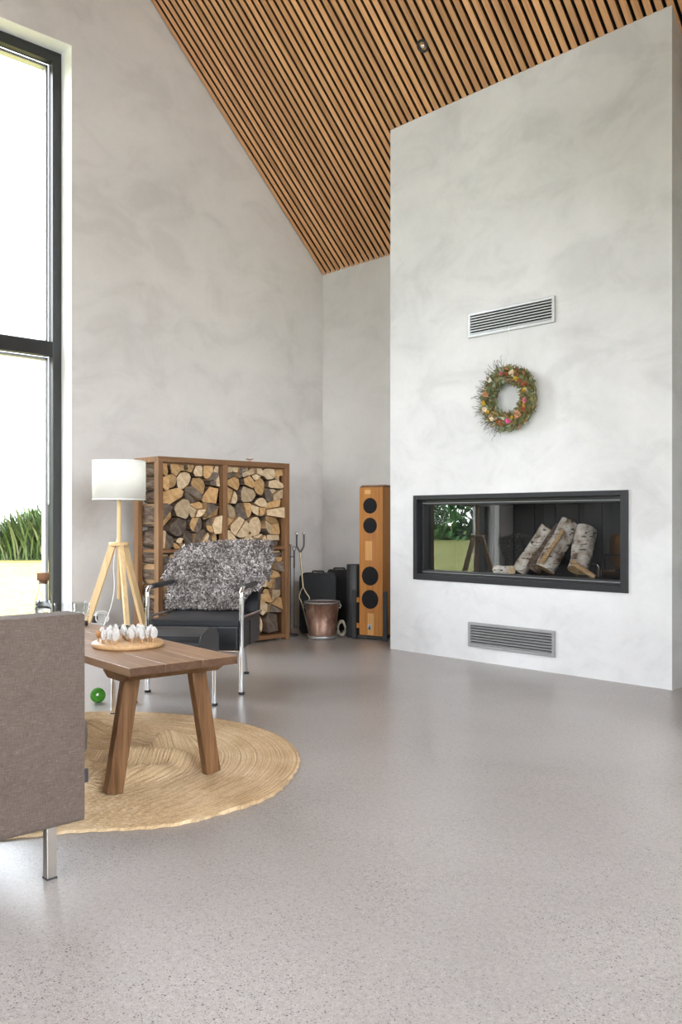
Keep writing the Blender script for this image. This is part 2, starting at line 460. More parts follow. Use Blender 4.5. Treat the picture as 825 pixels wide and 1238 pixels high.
# low walls
b = MB(); b.prism([(YB, 0), (YB + TH, 0), (YB + TH, ZE + UP - TH * SL), (YB, ZE + UP)], 0, XW, XR)
tag(b.obj('wall_back', M['plaster_back']), 'light grey plastered wall beside the chimney breast', 'wall', kind='structure')
FW = [(-5.7, -3.3), (-2.7, -0.3), (.4, 2.8)]; FZ = 3.2
b = MB(); xs = XW
for a, c in FW:
    b.box(xs, a, YF - TH, YF, 0, FZ); xs = c
b.box(xs, XR, YF - TH, YF, 0, FZ)
b.prism([(YF, FZ), (YF - TH, FZ), (YF - TH, ZE + UP - TH * SL), (YF, ZE + UP)], 0, XW, XR)
tag(b.obj('wall_front', M['plaster_back']), kind='structure')
for k, (a, c) in enumerate(FW):
    w = thing('window_%d' % (k + 2), 'black framed sliding window behind the camera', 'window', ((a + c) / 2, YF - .2, 0)); w['kind'] = 'structure'
    h = (c - a) / 2
    b = MB()
    for s in (-1, 1): b.box(min(s * h, s * (h - .07)), max(s * h, s * (h - .07)), -.04, .04, 0, FZ)
    b.box(-.04, .04, -.04, .04, .07, FZ - .07)
    b.box(-h + .07, h - .07, -.04, .04, 0, .07); b.box(-h + .07, h - .07, -.04, .04, FZ - .07, FZ)
    b.obj('window_frame', M['frame_black'], w)
    for s in (-1, 1):
        b = MB(); x0, x1 = (-h + .07, -.04) if s < 0 else (.04, h - .07)
        b.add([(x0, 0, .07), (x1, 0, .07), (x1, 0, FZ - .07), (x0, 0, FZ - .07)], [(0, 1, 2, 3)])
        b.obj('pane', M['glass_window'], w)
w = thing('window_5', 'wide black framed glazing added in the unseen gable to light the room', 'window', (XR + .2, (GY0 + GY1) / 2, 0)); w['kind'] = 'structure'
h = (GY1 - GY0) / 2
b = MB()
for y in (-h + .04, -h / 3, h / 3, h - .04): b.box(-.04, .04, y - .04, y + .04, GS, GZ)
for y0, y1 in ((-h + .08, -h / 3 - .04), (-h / 3 + .04, h / 3 - .04), (h / 3 + .04, h - .08)):
    for z in (GS + .04, 3.3, GZ - .04): b.box(-.04, .04, y0, y1, z - .04, z + .04)
b.obj('window_frame', M['frame_black'], w)
for y0, y1 in ((-h + .08, -h / 3 - .04), (-h / 3 + .04, h / 3 - .04), (h / 3 + .04, h - .08)):
    for z0, z1 in ((GS + .08, 3.26), (3.34, GZ - .08)):
        b = MB(); b.add([(0, y0, z0), (0, y1, z0), (0, y1, z1), (0, y0, z1)], [(0, 1, 2, 3)]); b.obj('pane', M['glass_window'], w)
# slatted ceilings: local y runs up the slope, slats on the underside
ang = math.atan(SL); L = (YB - YR) / math.cos(ang)
PITCH, SW, SD = .0655, .0425, .020
x0s = -6.275 - .0215 + .0
for nm, loc, rz in (('ceiling', (0, YB, ZE), PI), ('ceiling_front', (0, YF, ZE), 0)):
    b = MB()
    sgn = -1 if rz else 1
    x = XW + .004
    n = int((XR - XW) / PITCH)
    for i in range(n + 1):
        xa = XW + .012 + i * PITCH
        xb_ = min(xa + SW, XR)
        if xb_ <= xa: continue
        p, q = sorted((sgn * xa, sgn * xb_))
        b.add([(p, 0, 0), (q, 0, 0), (q, L, 0), (p, L, 0)], [(3, 2, 1, 0)], 0)
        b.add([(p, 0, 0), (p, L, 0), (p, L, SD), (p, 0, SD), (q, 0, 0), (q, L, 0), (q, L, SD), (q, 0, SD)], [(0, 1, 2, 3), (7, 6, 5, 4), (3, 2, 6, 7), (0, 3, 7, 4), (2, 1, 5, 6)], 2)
    p, q = sorted((sgn * XW, sgn * XR))
    b.box(p, q, -.2, L, SD + .042, SD + .062, 1)
    p, q = sorted((sgn * (XW - TH), sgn * (XR + TH)))
    b.box(p, q, -.6, L + .1, SD + .064, SD + .27, 1)
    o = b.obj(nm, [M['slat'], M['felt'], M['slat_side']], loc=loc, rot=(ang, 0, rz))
    tag(o, 'sloping ceiling of warm cedar slats with dark gaps' if rz else None, 'ceiling' if rz else None, kind='structure')

# ------------------------------------------------------------------ chimney breast with fireplace
CX0, CX1, CY = -4.7313, -2.4053, 5.052
FX0, FX1, FZ0, FZ1 = -4.4788, -2.6869, .5675, 1.2162
FYB = 5.56
top = roofz(CY) + .02; topb = roofz(YB) + .02
b = MB()
def cbox(x0, x1, z0, z1, slope=False, y0=CY, y1=YB):
    if slope: b.prism([(y0, z0), (y1, z0), (y1, roofz(y1) + .003), (y0, roofz(y0) + .003)], 0, x0, x1)
    else: b.box(x0, x1, y0, y1, z0, z1)
cbox(CX0, FX0, 0, 0, True); cbox(FX1, CX1, 0, 0, True)
cbox(FX0, FX1, FZ1, 0, True); cbox(FX0, FX1, 0, FZ0)
b.box(FX0, FX1, FYB, YB, FZ0, FZ1)
chim = b.obj('chimney_breast', M['plaster_chimney']); tag(chim, 'pale plastered chimney breast rising to the slatted ceiling', 'chimney breast', kind='structure')
fp = thing('fireplace', 'wide black glass-fronted fireplace set in the pale chimney breast', 'fireplace', ((FX0 + FX1) / 2, CY, FZ0))
hx, hz = (FX1 - FX0) / 2, FZ1 - FZ0
b = MB(); fw = .034
for (xa, xb_, za, zb) in ((-hx, -hx + fw, 0, hz), (hx - fw * 1.5, hx, 0, hz), (-hx + fw, hx - fw * 1.5, 0, fw * 1.3), (-hx + fw, hx - fw * 1.5, hz - fw, hz)):
    b.box(xa, xb_, -.014, .045, za, zb)
b.obj('outer_frame', M['steel_black'], fp, .003)
GY = .075                                    # glass set back
b = MB()
for (xa, xb_, za, zb) in ((-hx + .004, -hx + .055, .004, hz - .004), (hx - .06, hx - .004, .004, hz - .004), (-hx + .055, hx - .06, .004, .075), (-hx + .055, hx - .06, hz - .075, hz - .004)):
    b.box(xa, xb_, .046, GY + .03, za, zb)
b.obj('door_frame', M['frame_black'], fp, .002)
b = MB(); b.box(-hx + .05, hx - .05, GY - .031, GY - .027, .058, .062); b.box(-hx + .05, hx - .05, GY - .031, GY - .027, hz - .062, hz - .058)
b.obj('trim_line', M['alu_mid'], fp)
b = MB(); b.add([(-hx + .05, GY, .07), (hx - .055, GY, .07), (hx - .055, GY, hz - .07), (-hx + .05, GY, hz - .07)], [(0, 1, 2, 3)])
b.obj('glass_door', M['glass_fire'], fp)
b = MB(); D = FYB - CY - .004
b.box(-hx + .01, hx - .01, D - .02, D, .01, hz - .01)
b.box(-hx + .01, -hx + .03, .11, D - .02, .01, hz - .01); b.box(hx - .03, hx - .01, .11, D - .02, .01, hz - .01)
b.box(-hx + .03, hx - .03, .11, D - .02, .01, .055); b.box(-hx + .03, hx - .03, .11, D - .02, hz - .04, hz - .01)
for i in range(9):                           # ribbed back lining
    x = -hx + .15 + i * (2 * hx - .3) / 8
    b.box(x - .07, x + .07, D - .032, D - .02, .06, hz - .06)
b.obj('firebox_lining', M['firebox'], fp)

def round_log(p, q, r, sides=18, half=False, seed=0, bulge=.22):
    """a lumpy log from p to q; half keeps a flat split face"""
    bb = MB(); p, q = Vector(p), Vector(q); d = (q - p); Ln = d.length; d.normalize()
    u = Vector((0, 1, 0)); a = d.cross(u).normalized(); c = a.cross(d)
    vs = []; R = 9
    for i in range(R):
        t = i / (R - 1)
        for k in range(sides):
            an = 2 * PI * k / sides
            rr = r * (1 + bulge * mnoise.noise(Vector((math.cos(an) * 1.3 + seed, math.sin(an) * 1.3, t * 2.5 + seed))))
            x, y = rr * math.cos(an), rr * math.sin(an)
            if half and y > r * .15: y = r * .15 + .15 * (y - r * .15)
            vs.append(p + d * Ln * t + a * x + c * y)
    fs = [(i * sides + k, i * sides + (k + 1) % sides, (i + 1) * sides + (k + 1) % sides, (i + 1) * sides + k) for i in range(R - 1) for k in range(sides)]
    bb.add(vs, fs, 0, True)
    bb.add(vs, [tuple(range(sides - 1, -1, -1)), tuple(range((R - 1) * sides, R * sides))], 1)
    return bb
LB = FZ0 + .057
def fire_log(name, label, p, q, r, mats, half=False, seed=0):
    bb = round_log((0, 0, 0), Vector(q) - Vector(p), r, half=half, seed=seed)
    o = bb.obj(name, mats, loc=p)
    return tag(o, label, 'log', 'birch logs in the fireplace')
fire_log('firewood_log', 'slim birch log leaning at the left side of the fireplace stack', (-3.70, 5.33, LB + .03), (-3.505, 5.42, LB + .345), .055, [M['birch'], LOGE['golden']], seed=3)
fire_log('firewood_log', 'brown split log leaning between white birch logs in the fireplace', (-3.575, 5.335, LB + .035), (-3.40, 5.44, LB + .35), .06, [M['bark'], LOGE['golden']], True, seed=8)
fire_log('firewood_log', 'thick white birch log leaning at the centre of the fireplace stack', (-3.43, 5.25, LB + .055), (-3.315, 5.41, LB + .385), .074, [M['birch'], LOGE['golden']], seed=14)
fire_log('firewood_log', 'thick birch log leaning inward at the right end of the fireplace stack', (-3.195, 5.30, LB + .055), (-3.215, 5.45, LB + .34), .074, [M['birch'], LOGE['golden']], seed=21)
fire_log('firewood_log', 'small birch log lying flat at the left foot of the fireplace stack', (-3.86, 5.27, LB + .030), (-3.68, 5.21, LB + .036), .033, [M['birch'], LOGE['pale']], seed=31)
fire_log('kindling_stick', 'pale split kindling stick leaning out to the right of the fireplace logs', (-3.03, 5.24, LB + .018), (-3.20, 5.225, LB + .12), .018, [M['split'], LOGE['pale']], True, seed=41)
fire_log('kindling_stick', 'orange-brown kindling stick lying against the front of the thick central birch log', (-3.40, 5.165, LB + .10), (-3.30, 5.285, LB + .33), .018, [M['split'], LOGE['golden']], True, seed=47)

# vents
VX0, VX1 = -3.9424, -3.2142
def vent(name, label, z0, z1, mat):
    t = thing(name, label, 'vent', ((VX0 + VX1) / 2, CY, z0)); h = (VX1 - VX0) / 2; H = z1 - z0
    b = MB(); e = .021
    for (xa, xb_, za, zb) in ((-h, -h + e, 0, H), (h - e, h, 0, H), (-h + e, h - e, 0, e), (-h + e, h - e, H - e, H)): b.box(xa, xb_, -.016, 0, za, zb)
    b.obj('frame', mat, t, .002)
    b = MB(); b.box(-h + e, h - e, -.0025, -.0005, e, H - e); b.obj('backing', M['dark'], t)
    b = MB(); n = 7
    for i in range(n):
        z = e + (H - 2 * e) * (i + .5) / n
        b.prism([(-.0155, z - .0065), (-.0135, z - .008), (-.003, z + .001), (-.003, z + .0045), (-.0155, z - .001)], 0, -h + e, h - e)
    b.obj('louvre', mat, t)
vent('wall_vent', 'bright aluminium louvred vent high on chimney breast above the wreath', 2.3548, 2.5326, M['alu'])
vent('wall_vent', 'dull grey louvred vent low on chimney breast near the floor', .1047, .2833, M['alu_mid'])

# ceiling spotlight
sp = thing('ceiling_spotlight', 'small round black recessed spotlight among the ceiling slats', 'spotlight', (-4.115, 4.735, roofz(4.735)))
sp.rotation_euler = (ang, 0, PI)
b = MB(); b.lathe([(.030, .004), (.033, -.008), (.045, -.009), (.047, -.004), (.047, .012)], 32); b.obj('trim_ring', M['steel_black'], sp)
b = MB(); b.lathe([(.031, .0), (.028, .012), (.0, .014)], 24); b.obj('reflector', M['steel_black'], sp)
b = MB(); b.ball((0, 0, 0), (.017, .017, .012)); b.obj('bulb', M['chrome'], sp)

# ------------------------------------------------------------------ wreath
WC = (-3.55, CY - .045, 1.872)
wr = thing('dried_flower_wreath', 'dried flower and twig wreath hanging under the vent on chimney breast', 'wreath', WC)
rnd = random.Random(5)
leafm = [plain('leaf_sage', (.24, .27, .14), .8, var=.3, sc=60), plain('leaf_olive', (.33, .28, .10), .8, var=.3, sc=60), plain('leaf_pale', (.46, .50, .38), .8, var=.2, sc=60), plain('leaf_brown', (.38, .20, .085), .8, var=.3, sc=60)]
b = MB(); RM, RT = .166, .044
vs, fs = [], []; NU, NV = 64, 14
for i in range(NU):
    t = 2 * PI * i / NU
    for k in range(NV):
        p = 2 * PI * k / NV; rr = RT * (1 + .15 * math.sin(6 * p + 9 * t))
        vs.append(((RM + rr * math.cos(p)) * math.cos(t), rr * math.sin(p) * .95, (RM + rr * math.cos(p)) * math.sin(t)))
fs = [(i * NV + k, i * NV + (k + 1) % NV, ((i + 1) % NU) * NV + (k + 1) % NV, ((i + 1) % NU) * NV + k) for i in range(NU) for k in range(NV)]
b.add(vs, fs, 0, True); b.obj('ring_base', plain('wreath_base', (.17, .19, .075), .9, var=.4, sc=50), wr)
b = MB()
def leaf(b, p, d, ln, wd, mi):
    d = Vector(d).normalized(); u = Vector((rnd.uniform(-1, 1), rnd.uniform(-1, 0), rnd.uniform(-1, 1)))
    a = d.cross(u).normalized(); n = a.cross(d); p = Vector(p)
    pts = []
    for t, w in ((0, .15), (.35, 1), (.7, .75), (1, .05)):
        c = p + d * ln * t + n * ln * .25 * t * t
        pts += [c - a * wd * w, c + n * wd * .3 * w, c + a * wd * w]
    b.add(pts, [(i * 3 + j, i * 3 + j + 1, i * 3 + j + 4, i * 3 + j + 3) for i in range(3) for j in range(2)], mi, True)
for i in range(950):
    t = rnd.uniform(0, 2 * PI); q = rnd.uniform(-.9, PI + .9)
    R0 = RM + RT * math.cos(q) * 1.0
    p = (R0 * math.cos(t), -abs(RT * math.sin(q)), R0 * math.sin(t))
    out = Vector((math.cos(t) * math.cos(q), -abs(math.sin(q)) - .2, math.sin(t) * math.cos(q)))
    tang = Vector((-math.sin(t), 0, math.cos(t)))
    d = out * .7 + tang * rnd.uniform(-1, 1) + Vector((rnd.uniform(-.4, .4), rnd.uniform(-.5, .1), rnd.uniform(-.4, .4)))
    left = math.cos(t) < 0
    mi = rnd.choices([0, 1, 2, 3], [4, 2, 2.5, 2] if left else [2.5, 3, 1, 3])[0]
    leaf(b, p, d, rnd.uniform(.022, .055), rnd.uniform(.005, .013), mi)
o = b.obj('foliage', leafm, wr); o['kind'] = 'stuff'
b = MB()
for i in range(120):
    t = rnd.uniform(PI * .55, PI * 1.42) if i < 100 else rnd.uniform(0, 2 * PI)
    p = Vector(((RM + .02) * math.cos(t), -.02 + rnd.uniform(-.02, .02), (RM + .02) * math.sin(t)))
    d = Vector((math.cos(t), rnd.uniform(-.25, .12), math.sin(t))) + Vector((rnd.uniform(-.5, .2), 0, rnd.uniform(-.4, .5)))
    d.normalize(); ln = rnd.uniform(.05, .12) if i < 100 else rnd.uniform(.03, .05)
    cv = Vector((rnd.uniform(-.4, .4), rnd.uniform(-.2, .1), rnd.uniform(-.1, .6)))
    pts = [p + d * ln * s + cv * ln * s * s * .5 for s in (0, .3, .6, .85, 1)]
    for pp in pts: pp.y = min(pp.y, .038)
    b.tube(pts, [.0016, .0014, .0012, .001, .0004], 5)
    for s in (1, 2, 3):
        b.tube([pts[s], pts[s] + (d + Vector((rnd.uniform(-.9, .9), -.1, rnd.uniform(-.9, .9)))) * .016], .001, 4)
o = b.obj('twigs', plain('twig_grey', (.13, .11, .115), .85), wr); o['kind'] = 'stuff'
fl = {'pink': (.72, .20, .30), 'peach': (.74, .40, .24), 'cream': (.80, .68, .48), 'yellow': (.68, .46, .04), 'magenta': (.78, .14, .36), 'rust': (.40, .13, .05), 'white': (.80, .77, .70)}
flm = {k: plain('petal_' + k, v, .75, var=.2, sc=90) for k, v in fl.items()}
spots = [(100, 'pink', .016), (72, 'cream', .026), (52, 'yellow', .022), (38, 'rust', .024), (58, 'rust', .018), (10, 'yellow', .02), (24, 'rust', .022), (-12, 'pink', .021), (-32, 'rust', .024), (-50, 'peach', .028), (-68, 'yellow', .016), (-78, 'magenta', .023), (-100, 'rust', .026), (-116, 'rust', .02), (-128, 'cream', .018), (-140, 'peach', .018), (168, 'peach', .028), (188, 'yellow', .019), (200, 'cream', .02), (212, 'yellow', .015), (132, 'white', .017), (115, 'rust', .015), (-20, 'yellow', .018), (85, 'rust', .018), (-88, 'peach', .016)]
for k, (dg, cn, r) in enumerate(spots):
    t = math.radians(dg); R0 = RM + rnd.uniform(-.012, .018)
    c = Vector((R0 * math.cos(t), -.058 + rnd.uniform(-.006, .008), R0 * math.sin(t))); r *= rnd.uniform(.8, 1.1); lean = Vector((rnd.uniform(-.6, .6), -1, rnd.uniform(-.6, .6))).normalized(); qt = Vector((0, -1, 0)).rotation_difference(lean)
    b = MB(); b.ball(c, (r * .5, r * .45, r * .5), 10, 6)
    for ring, (n, tilt, rr) in enumerate(((6, .35, .7), (8, .9, 1.0))):
        for j in range(n):
            an = 2 * PI * (j + .5 * ring) / n
            d = Vector((math.cos(an) * math.sin(tilt), -math.cos(tilt), math.sin(an) * math.sin(tilt))); a = Vector((-math.sin(an), 0, math.cos(an))); d = qt @ d * rnd.uniform(.75, 1.15); a = qt @ a
            p0 = c + d * r * .2
            vs = [p0 - a * r * .15, p0 + a * r * .15, p0 + d * r * rr * .6 - a * r * .36, p0 + d * r * rr * .6 + a * r * .36, p0 + d * r * rr - a * r * .2, p0 + d * r * rr + a * r * .2]
            b.add(vs, [(0, 1, 3, 2), (2, 3, 5, 4)], 0, True)
    o = b.obj('flower', flm[cn], wr); o['label'] = cn + ' dried flower'
b = MB(); b.tube([(-.022, .006, RM + .03), (-.026, .022, .40), (-.028, .026, .51)], .0016, 6); b.obj('hanging_string', M['white_plastic'], wr)

# ------------------------------------------------------------------ firewood rack
RX0, RX1, RY0, RY1, RH = -6.06, -5.70, 3.52, 4.82, 1.511
rk = thing('firewood_rack', 'brown oak firewood rack of four bays against the left wall', 'firewood rack', ((RX0 + RX1) / 2, (RY0 + RY1) / 2, 0))
dx, dy = (RX1 - RX0) / 2, (RY1 - RY0) / 2
PW = .044; mid0, mid1 = 4.145 - .022, 4.145 + .022
my = 4.145 - (RY0 + RY1) / 2
SZ0, SZ1 = .775, .80; BZ = .055; TZ = RH - .042
for yy in (-dy, my - PW / 2, dy - PW):
    for xx in (-dx, dx - .062):
        b = MB(); b.box(xx, xx + .062, yy, yy + PW, 0, TZ); b.obj('post', M['rack'], rk, .003)
for xx in (-dx, dx - .062):
    b = MB(); b.box(xx, xx + .062, -dy, dy, TZ, RH); b.obj('top_rail', M['rack_h'], rk, .003)
for yy in (-dy, dy - PW):
    b = MB(); b.box(-dx + .062, dx - .062, yy, yy + PW, TZ, RH); b.obj('side_rail', M['rack'], rk, .003)
b = MB(); b.box(-dx + .062, dx - .062, dy - .018, dy - .006, BZ, TZ); b.obj('side_panel', M['rack'], rk)  # added board, closes the right side so gaps by the logs look dark
b = MB(); b.box(-dx + .004, dx - .004, -dy + .004, dy - .004, .02, BZ); b.obj('bottom_shelf', M['rack_h'], rk, .003)
for ya, yb_ in ((-dy + PW, my - PW / 2), (my + PW / 2, dy - PW)):
    b = MB(); b.box(-dx + .004, dx - .004, ya, yb_, SZ0, SZ1); b.obj('middle_shelf', M['rack_h'], rk, .003)

def clip(poly, px, py, nx, ny):           # keep (p - P).n <= 0
    out = []
    for i in range(len(poly)):
        a, c = poly[i], poly[(i + 1) % len(poly)]
        da = (a[0] - px) * nx + (a[1] - py) * ny; dc = (c[0] - px) * nx + (c[1] - py) * ny
        if da <= 0: out.append(a)
        if da * dc < 0:
            t = da / (da - dc); out.append((a[0] + (c[0] - a[0]) * t, a[1] + (c[1] - a[1]) * t))
    return out
def chaikin(poly, sharp, it=2):
    for _ in range(it):
        out, ns = [], []
        n = len(poly)
        for i in range(n):
            p, a, c = poly[i], poly[i - 1], poly[(i + 1) % n]
            if sharp[i]: out.append(p); ns.append(True)
            else:
                out.append((p[0] * .72 + a[0] * .28, p[1] * .72 + a[1] * .28)); ns.append(False)
                out.append((p[0] * .72 + c[0] * .28, p[1] * .72 + c[1] * .28)); ns.append(False)
        poly, sharp = out, ns
    return poly
ORD = ['', 'first', 'second', 'third', 'fourth', 'fifth', 'sixth', 'seventh', 'eighth', 'ninth', 'tenth', 'eleventh', 'twelfth', 'thirteenth', 'fourteenth', 'fifteenth', 'sixteenth', 'seventeenth', 'eighteenth']
def bay(nm, y0, y1, z0, z1, rows, seed, weights):
    rr = random.Random(seed)
    seeds = []
    H = z1 - z0; W = y1 - y0
    hs = [rr.uniform(.75, 1.25) for _ in range(rows)]
    if True: hs[-1] *= .7
    sh = sum(hs); z = z0
    for r in range(rows):
        h = H * hs[r] / sh
        n = max(3, round(W / (h * rr.uniform(1.15, 1.5))))
        n = min(n, 8)
        ws = [rr.uniform(.7, 1.4) for _ in range(n)]; sw = sum(ws); y = y0
        for k in range(n):
            w = W * ws[k] / sw
            seeds.append([r, k, y + w * rr.uniform(.3, .7), z + h * rr.uniform(.2, .8), n, min(w, h)])
            y += w
        z += h
    pieces = []
    for r, k, sy, sz, n, size in seeds:
        poly = [(y0, z0), (y1, z0), (y1, z1), (y0, z1)]
        for s2 in seeds:
            if s2[2] == sy and s2[3] == sz: continue
            ex, ey = s2[2] - sy, s2[3] - sz; dd = math.hypot(ex, ey)
            off = dd / 2 + (size - s2[5]) * .12 - rr.uniform(.001, .003)
            poly = clip(poly, sy + ex / dd * off, sz + ey / dd * off, ex / dd, ey / dd)
            if len(poly) < 3: break
        if len(poly) < 3: continue
        cy_ = sum(p[0] for p in poly) / len(poly); cz_ = sum(p[1] for p in poly) / len(poly)
        kind = rr.choices([1, 2, 3], [2.6, 4.4, 3])[0]
        a0 = rr.uniform(0, PI); g = .0025
        if kind == 1: pieces.append((r, poly, (cy_, cz_), 'round'))
        elif kind == 2:
            nx, ny = math.cos(a0), math.sin(a0); o_ = rr.uniform(-.012, .012)
            px, py = cy_ + nx * o_, cz_ + ny * o_
            for sg in (1, -1):
                q = clip(poly, px - nx * g * sg, py - ny * g * sg, nx * sg, ny * sg)
                if len(q) > 2: pieces.append((r, q, (px, py), 'half'))
        else:
            as_ = sorted([a0, a0 + rr.uniform(1.5, 2.6), a0 + rr.uniform(3.4, 4.9)])
            px, py = cy_ + rr.uniform(-.014, .014), cz_ + rr.uniform(-.014, .014)
            for j in range(3):
                b0, b1 = as_[j], as_[(j + 1) % 3] + (2 * PI if j == 2 else 0)
                q = poly
                n0x, n0y = math.sin(b0), -math.cos(b0); n1x, n1y = -math.sin(b1), math.cos(b1)
                if b1 - b0 < PI:
                    q = clip(q, px - n0x * g, py - n0y * g, n0x, n0y)
                    if len(q) > 2: q = clip(q, px - n1x * g, py - n1y * g, n1x, n1y)
                else:
                    mid = (b0 + b1) / 2; q = clip(q, px + math.cos(mid) * g, py + math.sin(mid) * g, -math.cos(mid), -math.sin(mid))
                if len(q) > 2: pieces.append((r, q, (px, py), 'wedge'))
    out = []
    for r, poly, pith, typ in pieces:
        q = [p for i, p in enumerate(poly) if math.dist(p, poly[i - 1]) > .005]
        if len(q) < 3: continue
        Rm = max(math.dist(p, pith) for p in q) * (rr.uniform(.68, .86) if typ != 'round' else rr.uniform(.76, .88))
        if max(p[0] for p in q) > y1 - .012: Rm *= 1.22
        cur = q; ph = rr.uniform(0, 9)
        for a in range(20):
            t = 2 * PI * a / 20 + .1
            wob = 1 + .10 * mnoise.noise(Vector((math.cos(t) * 1.2 + ph, math.sin(t) * 1.2, seed)))
            if len(cur) > 2: cur = clip(cur, pith[0] + Rm * wob * math.cos(t), pith[1] + Rm * wob * math.sin(t), math.cos(t), math.sin(t))
        if len(cur) < 3: continue
        A = abs(sum(cur[i - 1][0] * cur[i][1] - cur[i][0] * cur[i - 1][1] for i in range(len(cur)))) / 2
        if A < 7e-4: continue
        poly = [(min(max(p[0], y0 + .001), y1 - .001), min(max(p[1], z0 + .0005), z1 - .008)) for p in cur]
        n_ = len(poly)
        if typ == 'round': poly = [(p[0] * .8 + poly[i - 1][0] * .1 + poly[(i + 1) % n_][0] * .1, p[1] * .8 + poly[i - 1][1] * .1 + poly[(i + 1) % n_][1] * .1) for i, p in enumerate(poly)]
        out.append((r, sum(p[0] for p in poly) / n_, poly, pith, typ, A))
    for r in range(rows):
        for k, (_, _, poly, pith, typ, A) in enumerate(sorted([o for o in out if o[0] == r], key=lambda o: o[1])):
            cy_ = sum(p[0] for p in poly) / len(poly); cz_ = sum(p[1] for p in poly) / len(poly)
            xf = RX1 - .045 + rr.uniform(-.04, .022); xb_ = RX0 + .012 + rr.uniform(0, .03)
            ty, tz = rr.uniform(-.35, .35), rr.uniform(-.3, .3)
            pp = [(p[0] - pith[0], p[1] - pith[1]) for p in poly]
            n_ = len(pp); b = MB(); ring = []
            for fx, scl in ((xb_, .985), (RX1 - .10, 1.0), (xf - .003, 1.0), (xf, .975)):
                for (a, c) in pp:
                    cc = ((a - (cy_ - pith[0])) * scl + cy_ - pith[0], (c - (cz_ - pith[1])) * scl + cz_ - pith[1])
                    ring.append((min(fx + (ty * cc[0] + tz * cc[1] if fx > RX1 - .09 else 0), RX1 - .006 - .003 * (fx < xf)) - xf, cc[0], cc[1]))
            for s in range(3):
                for i in range(n_):
                    i2 = (i + 1) % n_
                    flat = math.dist(pp[i], pp[i2]) > .03 and typ != 'round' and not (poly[i][0] < y0 + .004 and poly[i2][0] < y0 + .004)
                    b.add([ring[s * n_ + i], ring[s * n_ + i2], ring[(s + 1) * n_ + i2], ring[(s + 1) * n_ + i]], [(0, 1, 2, 3)], (2 if flat else 1) if s < 2 else 0)
            b.add(ring[:n_], [tuple(range(n_ - 1, -1, -1))], 0); b.add(ring[3 * n_:], [tuple(range(n_))], 0)
            col = rr.choices(['pale', 'golden', 'grey-brown'], weights)[0]
            o = b.obj('split_log' if typ != 'round' else 'round_log', [LOGE[col], M['bark'], M['split']], loc=(xf, pith[0], pith[1]))
            szw = 'large' if A > .0085 else 'small' if A < .0035 else 'medium'
            shp = {'wedge': 'wedge-cut', 'half': 'half-round', 'round': 'round'}[typ]
            rn = rows - r
            rown = 'top row' if rn == 1 else 'bottom row' if rn == rows else '%s row down' % ORD[rn]
            tag(o, '%s %s %s log, %s, %s from left in %s bay of rack' % (szw, col, shp, rown, ORD[k + 1], nm), 'log', 'split logs in the %s bay of the rack' % nm)
yl0, yl1, yr0, yr1 = RY0 + PW + .002, 4.145 - PW / 2 - .002, 4.145 + PW / 2 + .002, RY1 - PW - .002
bay('upper left', yl0, yl1, SZ1 + .001, TZ, 6, 3, [3.4, 3.2, 3.4])
bay('upper right', yr0, yr1, SZ1 + .001, TZ, 6, 8, [6, 3, 1.8])
bay('lower left', yl0, yl1, BZ + .001, SZ0 - .004, 6, 15, [3, 3, 3.4])
bay('lower right', yr0, yr1, BZ + .001, SZ0 - .004, 6, 22, [4, 3, 2.6])

# tealight dish on the rack
td = thing('tealight_holder', 'small pinkish tealight dish standing on top of the firewood rack', 'candle holder', (-5.76, 4.435, RH))
b = MB(); b.lathe([(.0, .001), (.014, .001), (.012, .004), (.004, .007), (.004, .014), (.022, .017), (.034, .026), (.033, .028), (.020, .021), (.0, .020)], 28)
b.obj('dish', plain('rose_ceramic', (.52, .36, .29), .5), td)
b = MB(); b.lathe([(.0, .0205), (.017, .0205), (.017, .034), (.0, .033)], 20); b.obj('tealight', M['white_plastic'], td)

# ------------------------------------------------------------------ floor lamp
lp = thing('tripod_floor_lamp', 'wooden tripod floor lamp with white drum shade by the window', 'floor lamp', (-5.495, 3.076, 0))
b = MB(); b.lathe([(.1835, 1.166), (.1835, 1.444), (.1815, 1.444), (.1815, 1.166)], 64, close=True); b.obj('lamp_shade', M['shade'], lp)
b = MB()
for z in (1.17, 1.438):
    b.lathe([(.1818, z - .004), (.1845, z - .004), (.1845, z + .004), (.1818, z + .004)], 64, close=True)
b.obj('shade_rim', M['white_plastic'], lp)
b = MB()
for k in range(3):
    t = k * 2 * PI / 3 + .4; b.tube([(.012 * math.cos(t), .012 * math.sin(t), 1.235), (.181 * math.cos(t), .181 * math.sin(t), 1.235)], .002, 6)
b.lathe([(.02, 1.225), (.02, 1.30), (0, 1.30)], 16)
b.obj('shade_carrier', M['white_plastic'], lp)
b = MB(); b.lathe([(0, 1.30), (.025, 1.32), (.03, 1.35), (.02, 1.38), (0, 1.39)], 16); b.obj('bulb', M['white_plastic'], lp)
b = MB(); b.tube([(0, 0, .47), (0, 0, 1.23)], .0145, 14); b.obj('pole', M['pale_wood'], lp)
b = MB(); b.lathe([(0, .845), (.066, .845), (.070, .848), (.070, .868), (.066, .871), (0, .871)], 36); b.obj('hub_disc', M['pale_wood'], lp)
for k in range(3):
    # camera-facing leg first, then one every 120 degrees
    base = math.atan2(-.69, .724) + math.radians(28) + k * 2 * PI / 3
    t = base
    c, s = math.cos(t), math.sin(t)
    b = MB(); b.bar((.048 * c, .048 * s, .846), (.325 * c, .325 * s, 0.004), .030, .046, up=(c, s, 0)); b.obj('leg', M['pale_wood'], lp, .002)
    b = MB(); b.tube([(.03 * c, .03 * s, .835), (.058 * c, .058 * s, .828)], .006, 8); b.obj('bolt', M['iron'], lp)
b = MB()
